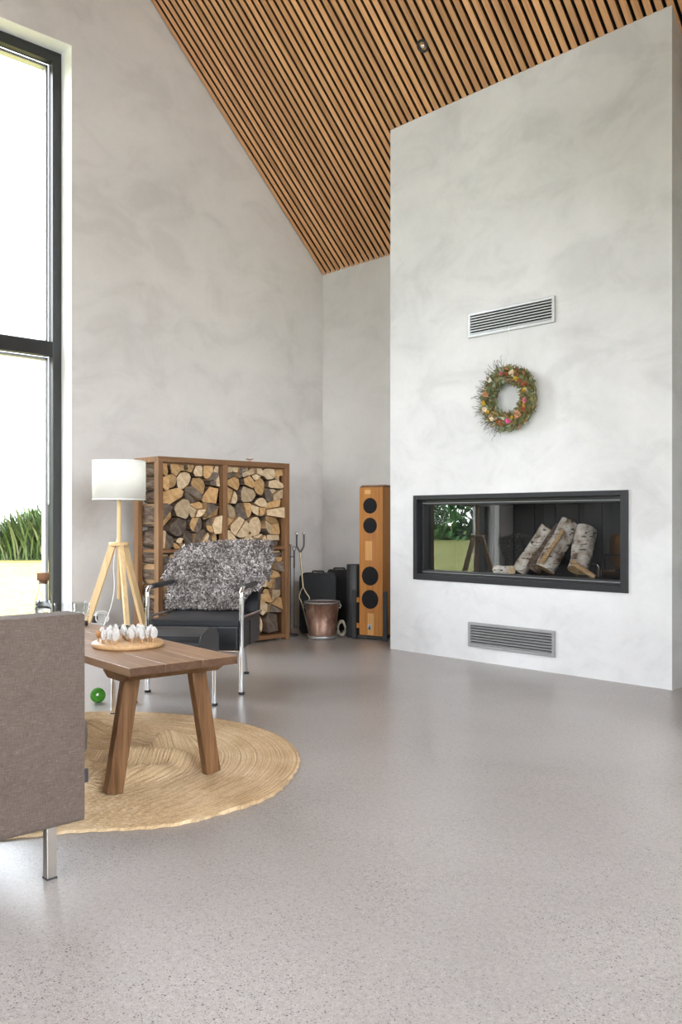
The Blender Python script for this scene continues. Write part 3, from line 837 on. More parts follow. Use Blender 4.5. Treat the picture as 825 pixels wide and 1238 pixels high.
pts = [(-.016, .006, 1.18), (-.022, .004, 1.05), (-.016, .004, .95), (-.03, -.01, .84), (-.026, -.03, .70), (-.012, -.03, .55), (-.035, -.05, .40), (-.075, -.085, .26), (-.085, -.10, .10), (-.10, -.11, .012), (-.22, -.10, .006), (-.42, .0, .006), (-.60, .08, .02), (-.72, .14, .12)]
def smooth_path(P, n=6):
    P = [Vector(p) for p in P]; out = []
    for i in range(len(P) - 1):
        p0, p1, p2, p3 = P[max(i - 1, 0)], P[i], P[i + 1], P[min(i + 2, len(P) - 1)]
        for k in range(n):
            t = k / n
            out.append(.5 * ((2 * p1) + (p2 - p0) * t + (2 * p0 - 5 * p1 + 4 * p2 - p3) * t * t + (3 * p1 - p0 - 3 * p2 + p3) * t ** 3))
    out.append(P[-1]); return out
b.tube(smooth_path(pts), .0034, 8); b.obj('cord', M['white_plastic'], lp)

# white cable bundle at a wall socket
cb = thing('cable_bundle', 'white cable bundle plugged into wall socket behind tripod lamp', 'cable', (XW, 3.33, .20))
b = MB(); b.box(0.0, .012, -.075, .075, .0, .085); b.obj('socket_plate', M['white_plastic'], cb, .004)
b = MB(); b.box(.012, .055, -.05, -.012, .018, .072); b.obj('adapter', M['black_matt'], cb, .006)
b = MB(); rr = random.Random(2); pp = []
for i in range(26):
    t = i * 1.35
    pp.append((.045 + .02 * math.sin(i * 1.7), .02 + .055 * math.cos(t) + rr.uniform(-.01, .01), .055 + .05 * math.sin(t) + rr.uniform(-.01, .01)))
b.tube(smooth_path(pp, 6), .006, 8); b.obj('cable_loops', M['white_plastic'], cb)

# ------------------------------------------------------------------ armchair, chair-local: x to the viewer's right, y to the rear
CR = math.radians(40); CO = (-4.3235, 2.915, 0)
ch = thing('lounge_armchair', 'black leather armchair with chrome tube frame in front of firewood rack', 'armchair', CO, CR)
hw_ = .286
def tubepath(pts, r=.05, n=6):                 # rounded polyline
    P = [Vector(p) for p in pts]; out = [P[0]]
    for i in range(1, len(P) - 1):
        a = (P[i - 1] - P[i]); c = (P[i + 1] - P[i]); ra = min(r, a.length * .49, c.length * .49)
        s, e = P[i] + a.normalized() * ra, P[i] + c.normalized() * ra
        for k in range(n + 1):
            t = k / n; out.append(s * (1 - t) ** 2 + P[i] * 2 * t * (1 - t) + e * t * t)
    out.append(P[-1]); return out
for s in (-1, 1):
    x = s * hw_
    b = MB(); b.tube(tubepath([(x, 0, .012), (x, 0, .625), (x, .60, .625), (x * .93, .70, .60)], .055), .0125, 14); b.obj('side_frame', M['chrome'], ch)
    b = MB(); b.tube([(x, .065, .626), (x, .50, .626)], .0165, 14); b.obj('armrest_wrap', M['leather'], ch)
    b = MB(); b.tube([(x, .012, .452), (x, .57, .435)], .008, 10); b.obj('side_rail', M['chrome'], ch)
    b = MB(); b.tube(tubepath([(s * .165, .670, .012), (s * .175, .575, .235), (s * .21, .56, .44)], .03), .0115, 12); b.obj('rear_leg', M['chrome'], ch)
    for fx, fy in ((x, 0), (s * .165, .670)):
        b = MB(); b.lathe([(0, 0), (.018, 0), (.020, .004), (.018, .013), (0, .014)], 18, (fx, fy, 0)); b.obj('foot_cap', M['steel_black'], ch)
b = MB(); b.tube([(-hw_, .02, .25), (hw_, .02, .25)], .009, 10); b.tube([(-.2, .565, .24), (.2, .565, .24)], .009, 10); b.obj('cross_bar', M['chrome'], ch)
b = MB(); b.box(-.268, .268, .012, .56, .242, .405); b.obj('seat_base', M['leather'], ch, .018, 3)
b = MB()
NX, NY = 24, 24; vs = []
for j in range(NY + 1):
    for i in range(NX + 1):
        u, v = i / NX * 2 - 1, j / NY * 2 - 1
        vs.append((u * .272, .275 + v * .285, .432 + .012 * (1 - u ** 4) * (1 - v ** 4) - .006 * math.exp(-((u * .6) ** 2 + v * v) * 2)))
fs = [(j * (NX + 1) + i, j * (NX + 1) + i + 1, (j + 1) * (NX + 1) + i + 1, (j + 1) * (NX + 1) + i) for j in range(NY) for i in range(NX)]
n0 = len(vs); vs2 = [(x, y, .402) for x, y, z in vs]
b.add(vs + vs2, fs + [tuple(n0 + k for k in reversed(f)) for f in fs], 0, True)
edge = [i for i in range(NX + 1)] + [(j + 1) * (NX + 1) - 1 for j in range(1, NY + 1)] + [NY * (NX + 1) + i for i in range(NX - 1, -1, -1)] + [j * (NX + 1) for j in range(NY - 1, 0, -1)]
b.add(vs + vs2, [(n0 + edge[i], n0 + edge[(i + 1) % len(edge)], edge[(i + 1) % len(edge)], edge[i]) for i in range(len(edge))], 0, False)
b.obj('seat_cushion', M['leather'], ch, .012, 3)
def by(z): return .515 + (z - .43) * .34        # front face of the reclined back
b = MB(); prof = [(by(.40), .40), (by(.84), .84), (by(.84) + .03, .855), (by(.84) + .06, .84), (by(.40) + .075, .40)]
b.prism(prof, 0, -.262, .262); b.obj('backrest', M['leather'], ch, .015, 3)
for s in (-1, 1):
    b = MB(); x0, x1 = (.262, .274) if s > 0 else (-.274, -.262)
    b.prism([(.30, .25), (.565, .25), (.60, .44), (by(.60) + .07, .60), (by(.60) - .01, .60), (.50, .44), (.30, .41)], 0, x0, x1)
    b.obj('side_panel', M['leather'], ch, .004)

# sheepskin draped over the back
sk = thing('sheepskin_throw', 'curly grey sheepskin draped over back of the black armchair', 'sheepskin', CO, CR)
rr = random.Random(4)
KN = [(.445, -.345, .20), (.50, -.335, .20), (.555, -.325, .25), (.60, -.365, .315), (.64, -.395, .335), (.70, -.37, .345), (.77, -.345, .345), (.83, -.30, .34), (.875, -.25, .325)]
def ext(z):
    if z <= KN[0][0]: return KN[0][1:]
    for a, c in zip(KN, KN[1:]):
        if z <= c[0]:
            t = (z - a[0]) / (c[0] - a[0]); return a[1] + (c[1] - a[1]) * t, a[2] + (c[2] - a[2]) * t
    return KN[-1][1:]
def skin(u, v):       # v 0 bottom front .. .72 top .. 1 down the back
    if v < .74:
        z = .447 + (v / .74) * .400; y = by(z) - .022; back = 0
    else:
        t = (v - .74) / .26
        if t < .4:
            a = PI * t / .4; z = .847 + .045 * math.sin(a) * .5; y = by(.847) - .022 + .065 * (1 - math.cos(a)); 
        else:
            z = .847 - (t - .4) / .6 * .22; y = by(z) + .11
    l, r = ext(min(z, .875))
    cx_ = (l + r) / 2
    if v > .74: l, r = -.27, .325
    x = l + (r - l) * u
    e = max(0, abs(x) - .25)
    y += e * (.75 if v < .74 else -.35) + .012 * mnoise.noise(Vector((x * 7, z * 7, v * 2)))
    lobe = min(1, max(0, (x - .17) / .10)) * min(1, max(0, (.74 - z) / .10)) if v < .74 else 0
    y -= .17 * lobe
    z += -.018 * (2 * u - 1) ** 2 * (1 if v > .6 else 0) + .035 * (u - .5) * v
    return Vector((x, y, z))
b = MB(); NU, NV = 44, 50
vs = [skin(i / NU, j / NV) for j in range(NV + 1) for i in range(NU + 1)]
b.add(vs, [(j * (NU + 1) + i, j * (NU + 1) + i + 1, (j + 1) * (NU + 1) + i + 1, (j + 1) * (NU + 1) + i) for j in range(NV) for i in range(NU)], 0, True)
o = b.obj('hide', M['hide'], sk); so = o.modifiers.new('s', 'SOLIDIFY'); so.thickness = .006; so.offset = 1
b = MB()
for k in range(8200):
    u, v = rr.random(), rr.random()
    p = skin(u, v); e = .004
    du = (skin(min(u + e, 1), v) - skin(max(u - e, 0), v)); dv = (skin(u, min(v + e, 1)) - skin(u, max(v - e, 0)))
    n = du.cross(dv).normalized()
    if v < .74 and n.y > 0: n = -n
    t1 = du.normalized(); t2 = n.cross(t1)
    ph = rr.uniform(0, 2 * PI); R = rr.uniform(.006, .0115); hgt = rr.uniform(.015, .032)
    if min(u, 1 - u) < .04 or v < .03: hgt *= 1.2
    ln = Vector((rr.gauss(0, .35), 0, rr.gauss(-.25, .35)))
    pts = []
    for i in range(6):
        t = i / 5; a = ph + t * 5.2
        pts.append(p + n * hgt * t + (t1 * math.cos(a) + t2 * math.sin(a)) * R * (.35 + .65 * t) + ln * hgt * .5 * t * t)
    b.tube(pts, [.0044, .0050, .0048, .0042, .0032, .0015], 4, caps=False)
o = b.obj('fleece', M['fleece'], sk); o['kind'] = 'stuff'

# ------------------------------------------------------------------ footstool
fs_ = thing('leather_footstool', 'black leather footstool on chrome legs between bench table and armchair', 'footstool', (-4.044, 2.54, 0), math.radians(38.75))
prof = [(-.18, .245), (-.18, .395)]
for i in range(1, 12):
    t = i / 12; prof.append((-.18 + .37 * t, .405 + .042 * math.sin(PI * t) ** .7))
prof += [(.19, .395), (.19, .245)]
b = MB(); b.prism(prof, 0, -.245, .245); b.obj('cushion', M['leather'], fs_, .014, 3)
for x in (-.246, .246):
    b = MB(); b.tube([(x, p, q + .0015) for p, q in prof[1:-1]], .003, 6); b.obj('piping', M['leather'], fs_)
for x in (-.235, .235):
    for y in (-.15, .15):
        b = MB(); b.tube([(x * .985, y, .25), (x * .985, y, .012)], .0115, 12); lg = b.obj('leg', M['chrome'], fs_)
        b = MB(); b.lathe([(0, 0), (.017, 0), (.019, .004), (.017, .013), (0, .014)], 18, (x * .985, y, 0)); b.obj('foot_cap', M['steel_black'], lg)

# ------------------------------------------------------------------ bench table: local x along the length (towards the window is negative)
TR = math.radians(-4); TE = Vector((-2.7325, 1.8065, 0)); TL = 1.95
def tw(x, y, z=0):                               # bench-local to world; x = distance from the near end
    c, s = math.cos(TR), math.sin(TR)
    return (TE.x + (-x) * c - y * s, TE.y + (-x) * s + y * c, z)
bt = thing('bench_table', 'long oak bench used as coffee table standing on the jute rug', 'table', tw(TL / 2, 0), TR)
H2 = .2275; RZ = .014
b = MB(); pl = [-H2, -.085, .07, H2]
for a, c in zip(pl, pl[1:]):
    b.box(-TL / 2, TL / 2, a + .0004, c - .0004, .469, .50)
    b.m[-6] = b.m[-5] = 1                      # end grain, darkened to carry the shade of the end face
b.obj('tabletop', [M['table'], M['table_end']], bt, .0025)
for s in (1, -1):
    xc = s * (TL / 2 - .17)
    b = MB(); b.prism([(xc - .10, .468), (xc + .10, .468), (xc + .10, .455), (xc + .062, .434), (xc - .062, .434), (xc - .10, .455)], 1, -.205, .205); b.obj('batten', M['table_leg'], bt, .003)
    for q in (-1, 1):
        b = MB(); b.bar((xc, q * .140, .445), (xc, q * .212, RZ), .064, .042, up=(1, 0, 0)); b.obj('leg', M['table_leg'], bt, .003)

# board with little trees
bd_c = tw(.515, .015, .50)
b = MB(); b.lathe([(0, .0), (.140, .0), (.147, .006), (.147, .017), (.142, .022), (0, .022)], 72)
tag(b.obj('round_board', M['board'], loc=bd_c), 'round pale wooden board lying on the bench table', 'board')
rr = random.Random(9)
def peg(label, loc, brown=False):
    t = thing('tree_peg', label, 'decoration', loc, rr.uniform(0, 6), None if brown else 'white pegs on the round board')
    b = MB(); b.lathe([(0, 0), (.0035, 0), (.003, .02), (0, .021)], 10); b.obj('stem', M['board'], t)
    b = MB()
    if brown: b.ball((0, 0, .031), (.0105, .0105, .017), 16, 12)
    else:
        sd = rr.uniform(0, 50)
        for k in range(34):
            a = k * 2.39996; h = k / 33
            r = .0085 * math.sin(PI * (.12 + .80 * h)) ** .8
            b.ball((r * math.cos(a), r * math.sin(a), .019 + h * .034), (rr.uniform(.0026, .0042), rr.uniform(.0026, .0042), rr.uniform(.0040, .0060)), 7, 5)
    b.obj('peg_top', M['egg_wood'] if brown else M['white_fluff'], t); return t
placed = []
tries = 0
# two plain wooden ones on the side towards the sofa
cr = Vector((.69, .724)); fwv = Vector((-.724, .69))
def on_board(u, v): p = Vector(bd_c[:2]) + cr * u + fwv * v; return (p.x, p.y, .522)
peg('brown egg-topped wooden peg at the near left of the round board', on_board(-.093, -.052), True)
peg('brown egg-topped wooden peg at the left edge of the round board', on_board(-.118, -.022), True)
placed = [(-.093, -.052), (-.118, -.022)]
while len(placed) < 33 and tries < 4000:
    tries += 1
    a, r = rr.uniform(0, 2 * PI), .128 * math.sqrt(rr.random()); u, v = r * math.cos(a), r * math.sin(a)
    if v < -.075 and u > -.02: continue
    if all(math.hypot(u - x, v - y) > .0295 for x, y in placed):
        placed.append((u, v)); peg('small fluffy white tree-shaped peg standing on the round wooden board', on_board(u, v))

# tray, carafe and glasses at the far end of the bench
tr_c = tw(1.53, .03, .50)
b = MB(); b.prism(rrect(-.24, .24, -.155, .155, .03), 2, 0, .006)
o_ = rrect(-.24, .24, -.155, .155, .03); i_ = rrect(-.234, .234, -.149, .149, .026); n = len(o_)
vs = [(p[0], p[1], z) for z in (.006, .022) for p in o_] + [(p[0], p[1], z) for z in (.006, .022) for p in i_]
b.add(vs, [(k, (k + 1) % n, n + (k + 1) % n, n + k) for k in range(n)] + [(2 * n + (k + 1) % n, 2 * n + k, 3 * n + k, 3 * n + (k + 1) % n) for k in range(n)] + [(n + k, n + (k + 1) % n, 3 * n + (k + 1) % n, 3 * n + k) for k in range(n)])
tag(b.obj('serving_tray', M['tray'], loc=tr_c, rot=(0, 0, TR)), 'black serving tray on the far end of the bench table', 'tray')
ca = thing('glass_carafe', 'cork-topped glass water carafe on black tray by the window', 'carafe', (-4.235, 1.942, .506))
outer = [(0, 0), (.040, 0), (.045, .006), (.045, .118), (.040, .135), (.028, .175), (.024, .195), (.024, .215)]
b = MB(); b.lathe(outer, 40); b.lathe([(.021, .215), (.021, .195), (.025, .175), (.037, .135), (.042, .118), (.042, .008), (0, .006)], 40)
b.obj('glass_body', M['glass_clear'], ca)
b = MB(); b.lathe([(0, .0075), (.0405, .0085), (.0405, .112), (0, .112)], 40); b.obj('water', M['water'], ca)
b = MB(); b.lathe([(0, .197), (.0195, .197), (.0205, .214), (.031, .216), (.032, .250), (.030, .253), (0, .253)], 32); b.obj('cork_stopper', M['cork'], ca)
gl = None
for k, (u, v, lb) in enumerate((((-4.115), 1.985, 'clear ribbed drinking glass on tray, nearest to the carafe'), (-4.02, 2.045, 'clear ribbed drinking glass on tray at the edge nearest the lamp'), (-4.12, 2.075, 'clear ribbed drinking glass on tray, behind the other two glasses'))):
    g = thing('drinking_glass', lb, 'glass', (u, v, .506), 0, 'drinking glasses on the tray')
    b = MB(); n = 48; vs = []
    pr = [(.026, 0), (.030, .004), (.0385, .105), (.0365, .105), (.028, .010), (0.0, .010)]
    for r, z in pr:
        for i in range(n):
            t = 2 * PI * i / n; q = r * (1 + (.02 * math.cos(t * 16) if .003 < z < .09 else 0)); vs.append((q * math.cos(t), q * math.sin(t), z))
    b.add(vs, [(i * n + j, i * n + (j + 1) % n, (i + 1) * n + (j + 1) % n, (i + 1) * n + j) for i in range(len(pr) - 1) for j in range(n)] , 0, True)
    b.add(vs, [tuple(range(n - 1, -1, -1))])
    b.obj('glass_wall', M['glass_clear'], g)

# ------------------------------------------------------------------ jute rug
RC = (-3.41, 1.70)
RP = [(-180, .96), (-150, .93), (-90, .93), (-55, .88), (-28, .835), (-1, .935), (19, .965), (36.6, .945), (51, .948), (71, .945), (92, .94), (124.6, .947), (149, .975), (180, .96)]
def rug_r(dg):
    for a, c in zip(RP, RP[1:]):
        if dg <= c[0]:
            t = (dg - a[0]) / (c[0] - a[0]); t = t * t * (3 - 2 * t); return a[1] + (c[1] - a[1]) * t
    return RP[-1][1]
WR = [  # wrinkle ridges: x, y, length dir (deg), half length, half width, height
    (-3.12, 1.93, 70, .20, .055, .030), (-3.02, 1.74, 100, .22, .05, .026), (-3.28, 1.80, 40, .16, .05, .026),
    (-3.55, 2.08, 20, .25, .06, .028), (-3.75, 1.92, 150, .22, .06, .026), (-3.35, 2.12, 120, .14, .05, .02), (-3.22, 1.66, 10, .18, .05, .022)]
feet = [tw(.17, .212)[:2], tw(.17, -.212)[:2], tw(TL - .17, .212)[:2], tw(TL - .17, -.212)[:2]]
def rug_h(x, y):
    h = .006 + .004 * mnoise.noise(Vector((x * 3, y * 3, 0)))
    for wx, wy, dg, hl, hw2, hh in WR:
        c, s = math.cos(math.radians(dg)), math.sin(math.radians(dg))
        a, q = (x - wx) * c + (y - wy) * s, -(x - wx) * s + (y - wy) * c
        h += 2.1 * hh * math.exp(-(a / hl) ** 2 - ((q + .04 * math.sin(a * 12)) / hw2) ** 2)
    for fx, fy in feet:
        d = math.hypot(x - fx, y - fy)
        if d < .14: h = .005 + (h - .005) * max(0, (d - .055) / .085) ** 1
    return h
b = MB(); NR, NA = 330, 520; vs = []
RINGS = 62
for i in range(NR + 1):
    f = i / NR
    for k in range(NA):
        t = 2 * PI * k / NA; dg = math.degrees(t); dg = dg - 360 if dg > 180 else dg
        R = rug_r(dg) * f
        if i == NR or i == NR - 1: R += .004 * math.sin(k * .9)
        x, y = RC[0] + R * math.cos(t), RC[1] + R * math.sin(t)
        br = abs(math.sin(PI * f * RINGS + .0)) ** .6
        tw_ = .5 + .5 * math.sin(R * t * 110 + (int(f * RINGS) % 2) * 1.6)
        z = rug_h(x, y) + .0065 * br * (.72 + .28 * tw_)
        if i == NR: z = .001
        vs.append((x, y, z))
b.add(vs, [(i * NA + k, i * NA + (k + 1) % NA, (i + 1) * NA + (k + 1) % NA, (i + 1) * NA + k) for i in range(NR) for k in range(NA)][::1], 0, True)
b.f = [tuple(reversed(f)) for f in b.f]
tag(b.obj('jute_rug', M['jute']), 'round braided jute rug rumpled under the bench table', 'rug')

# green toy ball
gb = thing('toy_ball', 'small green ball on the floor beyond the rug', 'ball', (-4.47, 2.37, 0))
b = MB(); b.ball((0, 0, .042), .042, 24, 16); b.obj('ball_body', M['ball'], gb)
b = MB(); c_ = Vector((.724, -.69, 0)); b.bar(Vector((0, 0, .06)) + Vector((.69, .724, 0)) * .008 + c_ * .036, Vector((0, 0, .048)) + Vector((.69, .724, 0)) * .008 + c_ * .0425, .013, .002, up=c_); b.obj('label_patch', M['white_plastic'], gb)

# ------------------------------------------------------------------ sofa: outer arm faces +x
SX, SY1, SY0 = -2.335, 1.196, .34
sf = thing('sofa', 'grey-beige linen sofa on brushed steel legs beside the jute rug', 'sofa', (SX - .95, (SY0 + SY1) / 2, 0))
h1 = (SY1 - SY0) / 2
def arm(x0, x1):
    bb = MB(); bb.prism(rrect(x0, x1, .156, .757, .012, 4), 1, -h1, h1); return bb
def cushion(bb, x0, x1, y0, y1, z0, z1, r, dome=.0):
    N = 22; vs, fs = [], []
    def sup(t, e): return math.copysign(abs(t) ** e, t)
    for i in range(N + 1):
        a = -PI / 2 + PI * i / N
        for k in range(2 * N):
            t = 2 * PI * k / (2 * N)
            ca_, sa = sup(math.cos(a), r), sup(math.sin(a), r)
            vs.append(((x0 + x1) / 2 + (x1 - x0) / 2 * ca_ * sup(math.cos(t), r), (y0 + y1) / 2 + (y1 - y0) / 2 * ca_ * sup(math.sin(t), r), (z0 + z1) / 2 + (z1 - z0) / 2 * sa))
    for i in range(N):
        for k in range(2 * N):
            k2 = (k + 1) % (2 * N); fs.append((i * 2 * N + k, i * 2 * N + k2, (i + 1) * 2 * N + k2, (i + 1) * 2 * N + k))
    bb.add(vs, fs, 0, True)
for x0, x1 in ((.83, .95), (-.95, -.83)):
    b = arm(x0, x1); b.obj('arm', M['sofa'], sf, .036, 5)
b = MB(); b.box(-.83, .83, -h1 + .02, h1 - .03, .17, .30); b.obj('base', M['sofa'], sf, .02, 3)
b = MB(); b.box(-.83, .83, -h1, -h1 + .16, .17, .757); b.obj('back_panel', M['sofa'], sf, .03, 3)
for x0, x1 in ((-.825, -.002), (.002, .825)):
    b = MB(); cushion(b, x0, x1, -h1 + .17, h1 + .115, .296, .415, .22); b.obj('seat_cushion', M['sofa'], sf)
    b = MB(); cushion(b, x0, x1, -h1 + .165, -h1 + .33, .46, .80, .3); b.obj('back_cushion', M['sofa'], sf)
for x in (-.875, .905):
    for y in (-h1 + .075, h1 - .085):
        b = MB(); b.box(x - .0145, x + .0145, y - .0145, y + .0145, 0.004, .157); lg = b.obj('leg', M['nickel'], sf, .002)
        b = MB(); b.box(x - .0155, x + .0155, y - .0155, y + .0155, 0, .005); b.obj('foot_pad', M['black_matt'], lg)
b = MB(); b.box(.945, .949, h1 - .001, h1 + .012, .265, .305); b.obj('care_tag', plain('care_tag', (.03, .03, .036), .8), sf)

# ------------------------------------------------------------------ corner group: speaker, black column, cases, bucket, tools
a32 = math.atan2(.248, .969)
spk = thing('floor_speaker', 'tall cherry wood loudspeaker beside the chimney breast', 'loudspeaker', (-5.202, 5.311, 0), a32)
# local: x along the front, -y front
W2, Dp, ZB, ZT = .1145, .34, .035, 1.305
b = MB(); b.prism([(-W2, ZB), (W2, ZB), (W2, ZT), (-W2, ZT)], 1, 0, Dp)
b.obj('cabinet', M['cherry'], spk, .006, 3)
b = MB(); b.prism([(0.0, ZT), (Dp, ZT), (Dp, ZT + .022), (.04, ZT + .022)], 0, -W2, W2); b.obj('top_cap', wood('speaker_cap', (.17, .07, .025), (.25, .11, .04), (.32, .16, .07), (30, 3, 30), .4, .04), spk, .004)
for (x0, x1, z0, z1) in ((-.062, .0, ZT - .055, ZT - .02), (-.055, .012, .68, .845), (-.03, .03, ZB + .004, .225)):
    b = MB(); b.box(x0, x1, -.0025, 0.004, z0, z1); b.obj('light_inlay', M['cherry_light'], spk)
for pts in ([(.006, .57), (.045, .62), (.045, .93), (.012, .93)], [(-.075, .30), (.045, .30), (.02, .225), (-.045, .225)], [(-.05, .845), (.01, .845), (.03, .95), (-.07, .95)]):
    b = MB(); b.prism(pts, 1, -.0018, .003); b.obj('red_inlay', M['cherry_red'], spk)
for z, r in ((1.149, .067), (.979, .067), (.546, .081), (.345, .081)):
    b = MB(); b.lathe([(r, .002), (r, -.004), (r * .97, -.006), (0, -.0075)], 40, (-.008, 0, z), axis=1); b.obj('driver_cover', M['mesh_black'], spk)
b = MB(); b.box(-.032, .006, -.0045, .002, .085, .135); pl_ = b.obj('badge', M['alu'], spk, .002)
b = MB(); b.prism([(-.028, .088), (.002, .088), (-.008, .128), (-.016, .110), (-.020, .104)], 1, -.0058, -.004); b.obj('badge_emblem', M['iron'], pl_)
for s in (-1, 1):
    b = MB(); x = s * (W2 + .038); b.box(x - .019, x + .019, -.03, -.018, 0, .42); b.obj('outrigger_bar', M['black_matt'], spk, .002)
    b = MB()
    for z in (.115, .335): b.box(min(s * W2, s * (W2 + .026)), max(s * W2, s * (W2 + .026)), -.018, .012, z - .02, z + .02)
    b.obj('spacer', M['cherry'], spk)
b = MB(); b.box(-W2 - .03, W2 + .03, .0, .03, .008, .03); b.box(-W2 - .03, W2 + .03, Dp - .04, Dp - .01, .008, .03); b.box(-.05, .05, .02, Dp - .02, .0, .034); b.obj('plinth', M['black_matt'], spk)

b = MB(); b.lathe([(0, 0), (.062, 0), (.064, .004), (.064, .632), (.060, .638), (0, .638)], 40)
tag(b.obj('black_cylinder', M['black_matt'], loc=(-5.43, 5.33, 0)), 'matt black cylinder standing left of the cherry loudspeaker', 'cylinder')
# black cases against the wall
cs = thing('equipment_case', 'black padded case standing behind the copper bucket', 'case', (-5.864, 5.298, 0), math.radians(42))
b = MB(); b.prism(rrect(-.165, .165, 0, .545, .05), 1, -.06, .06); b.obj('case_body', M['bag'], cs, .015, 3)
b = MB(); b.tube([(p[0], -.062, p[1]) for p in rrect(-.15, .15, .02, .53, .05)] + [(.15, -.062, .07)], .004, 6); b.obj('piping', M['steel_black'], cs)
b = MB(); b.tube(tubepath([(-.05, 0, .54), (-.05, 0, .56), (.05, 0, .56), (.05, 0, .54)], .01), .007, 8); b.obj('handle', M['bag'], cs)
cs = thing('equipment_case', 'black soft case standing between padded case and black cylinder', 'case', (-5.90, 5.585, 0), math.radians(40))
b = MB(); b.prism(rrect(-.10, .12, 0, .56, .035), 1, -.055, .055); b.obj('case_body', M['bag'], cs, .015, 3)
b = MB(); b.box(-.09, .11, -.06, .06, .545, .562); b.obj('flap', M['bag'], cs, .006)
b = MB(); b.tube(tubepath([(-.04, 0, .56), (-.04, 0, .575), (.06, 0, .575), (.06, 0, .56)], .01), .007, 8); b.obj('handle', M['bag'], cs)
# bucket
bk = thing('ash_bucket', 'aged copper ash bucket with grey rim near the firewood rack', 'bucket', (-5.545, 5.055, 0))
b = MB(); b.lathe([(0, .004), (.113, .004), (.116, .035), (.152, .315), (.149, .315), (.112, .036), (0, .012)], 48); b.obj('bucket_body', M['bucket'], bk)
b = MB(); b.lathe([(.110, 0), (.121, 0), (.1215, .030), (.1165, .036), (.112, .01)], 48); b.obj('foot_ring', M['zinc'], bk)
b = MB(); b.lathe([(.146, .310), (.157, .311), (.159, .318), (.155, .324), (.146, .321)], 48, close=True); b.obj('rim', M['zinc'], bk)
for s in (-1, 1):
    b = MB(); b.tube([(s * .153 * .69, s * .153 * .724, .30), (s * .166 * .69, s * .166 * .724, .285), (s * .152 * .69, s * .152 * .724, .262)], .006, 8); b.obj('lug', M['zinc'], bk)
tg = thing('fire_tongs', 'brass fire tongs with knobbed handles standing upright behind the copper bucket', 'fire tongs', (-5.768, 5.139, 0))
dirT = Vector((-.052, -.0, .0))
def TP(u, z, d=0): return (cr.x * u + fwv.x * d, cr.y * u + fwv.y * d, z)
b = MB(); b.tube([TP(-.108, .735, .06), TP(-.098, .60, .05), TP(-.082, .43, .035)], [.0075, .0085, .0085], 10); b.obj('shaft', M['brass'], tg)
for s in (-1, 1):
    b = MB(); b.tube(smooth_path([TP(-.108, .735, .06), TP(-.108 + s * .018, .765, .062), TP(-.108 + s * .032, .80, .065), TP(-.108 + s * .032, .90, .07)], 5), .008, 8); h = b.obj('handle', M['iron'], tg)
    b = MB(); b.ball(TP(-.108 + s * .032, .905, .07), .016, 14, 10); b.obj('knob', M['chrome'], h)
    b = MB(); b.tube(smooth_path([TP(-.082, .43, .035), TP(-.082 + s * .025, .38, .03), TP(-.070 + s * .045, .33, .025), TP(-.060 + s * .032, .28, .02), TP(-.01 + s * .012, .006, .0)], 5), .0055, 8); b.obj('arm', M['brass'], tg)
ps = thing('fire_tool_stand', 'slim dark fireplace tool stand beside right end of firewood rack', 'tool stand', (-5.885, 4.985, 0))
b = MB(); b.lathe([(0, 0), (.075, 0), (.078, .006), (.07, .012), (.02, .018), (.008, .03), (0, .03)], 32); b.obj('base', M['iron'], ps)
b = MB(); b.tube([(0, 0, .015), (0, 0, .79)], .0055, 10); b.obj('pole', M['iron'], ps)
b = MB(); b.tube([TP(-.035, .70), TP(.035, .70)], .004, 8); b.tube([TP(0, .70, -.03), TP(0, .70, .03)], .004, 8); b.obj('hook_bar', M['iron'], ps)
b = MB(); b.ball((0, 0, .80), .013, 14, 10); b.obj('knob', M['chrome'], ps)
pk = thing('fire_poker', 'slim dark fire poker hanging from the fireplace tool stand', 'poker', (-5.885 + cr.x * .034, 4.985 + cr.y * .034, .05))
b = MB(); b.tube([(0, 0, .02), (0, 0, .55)], .004, 8); b.tube([(0, 0, .04), TP(.02, .03), TP(.028, .045)], .0035, 8); b.obj('rod', M['iron'], pk)
b = MB(); b.tube([(0, 0, .55), (0, 0, .70)], .007, 10); b.tube(arc((0, .722), .02, -PI / 2, 3 * PI / 2, 14, 'yz'), .003, 6); b.obj('handle', M['iron'], pk)
# pale cable coil between bucket and cylinder
cc = thing('cable_coil', 'small coil of pale cable on floor between bucket and black cylinder', 'cable', (-5.50, 5.295, 0))
b = MB(); rr = random.Random(6); pp = []
for i in range(46):
    t = i * .55; pp.append(TP(-.035 + .035 * math.cos(t) + rr.uniform(-.008, .008), .075 + .055 * math.sin(t) + rr.uniform(-.012, .012), -.02 + .04 * (i / 46) + rr.uniform(-.008, .008)))
pp = [(p[0], p[1], max(p[2], .009)) for p in pp]
b.tube(smooth_path(pp, 4), .007, 8); b.obj('cable_loops', plain('pale_cable', (.42, .38, .30), .6), cc)

# ------------------------------------------------------------------ ochre armchair by the window, seen in the fireplace glass
oc = thing('ochre_armchair', 'ochre fabric armchair with black metal frame mirrored in the fireplace glass', 'armchair', (-5.0, .35, 0), math.radians(120))
b = MB(); cushion(b, -.32, .32, -.34, .34, .30, .46, .3); b.obj('seat_cushion', M['ochre'], oc)
b = MB(); cushion(b, -.32, .32, .22, .40, .44, .86, .35); b.obj('back_cushion', M['ochre'], oc)
for s in (-1, 1):
    b = MB(); b.tube(tubepath([(s * .37, -.34, 0), (s * .37, -.34, .60), (s * .37, .38, .60), (s * .37, .38, 0)], .04), .012, 10); b.obj('side_frame', M['frame_black'], oc)
b = MB(); b.tube([(-.37, -.30, .29), (.37, -.30, .29)], .011, 8); b.tube([(-.37, .33, .29), (.37, .33, .29)], .011, 8); b.obj('cross_bar', M['frame_black'], oc)

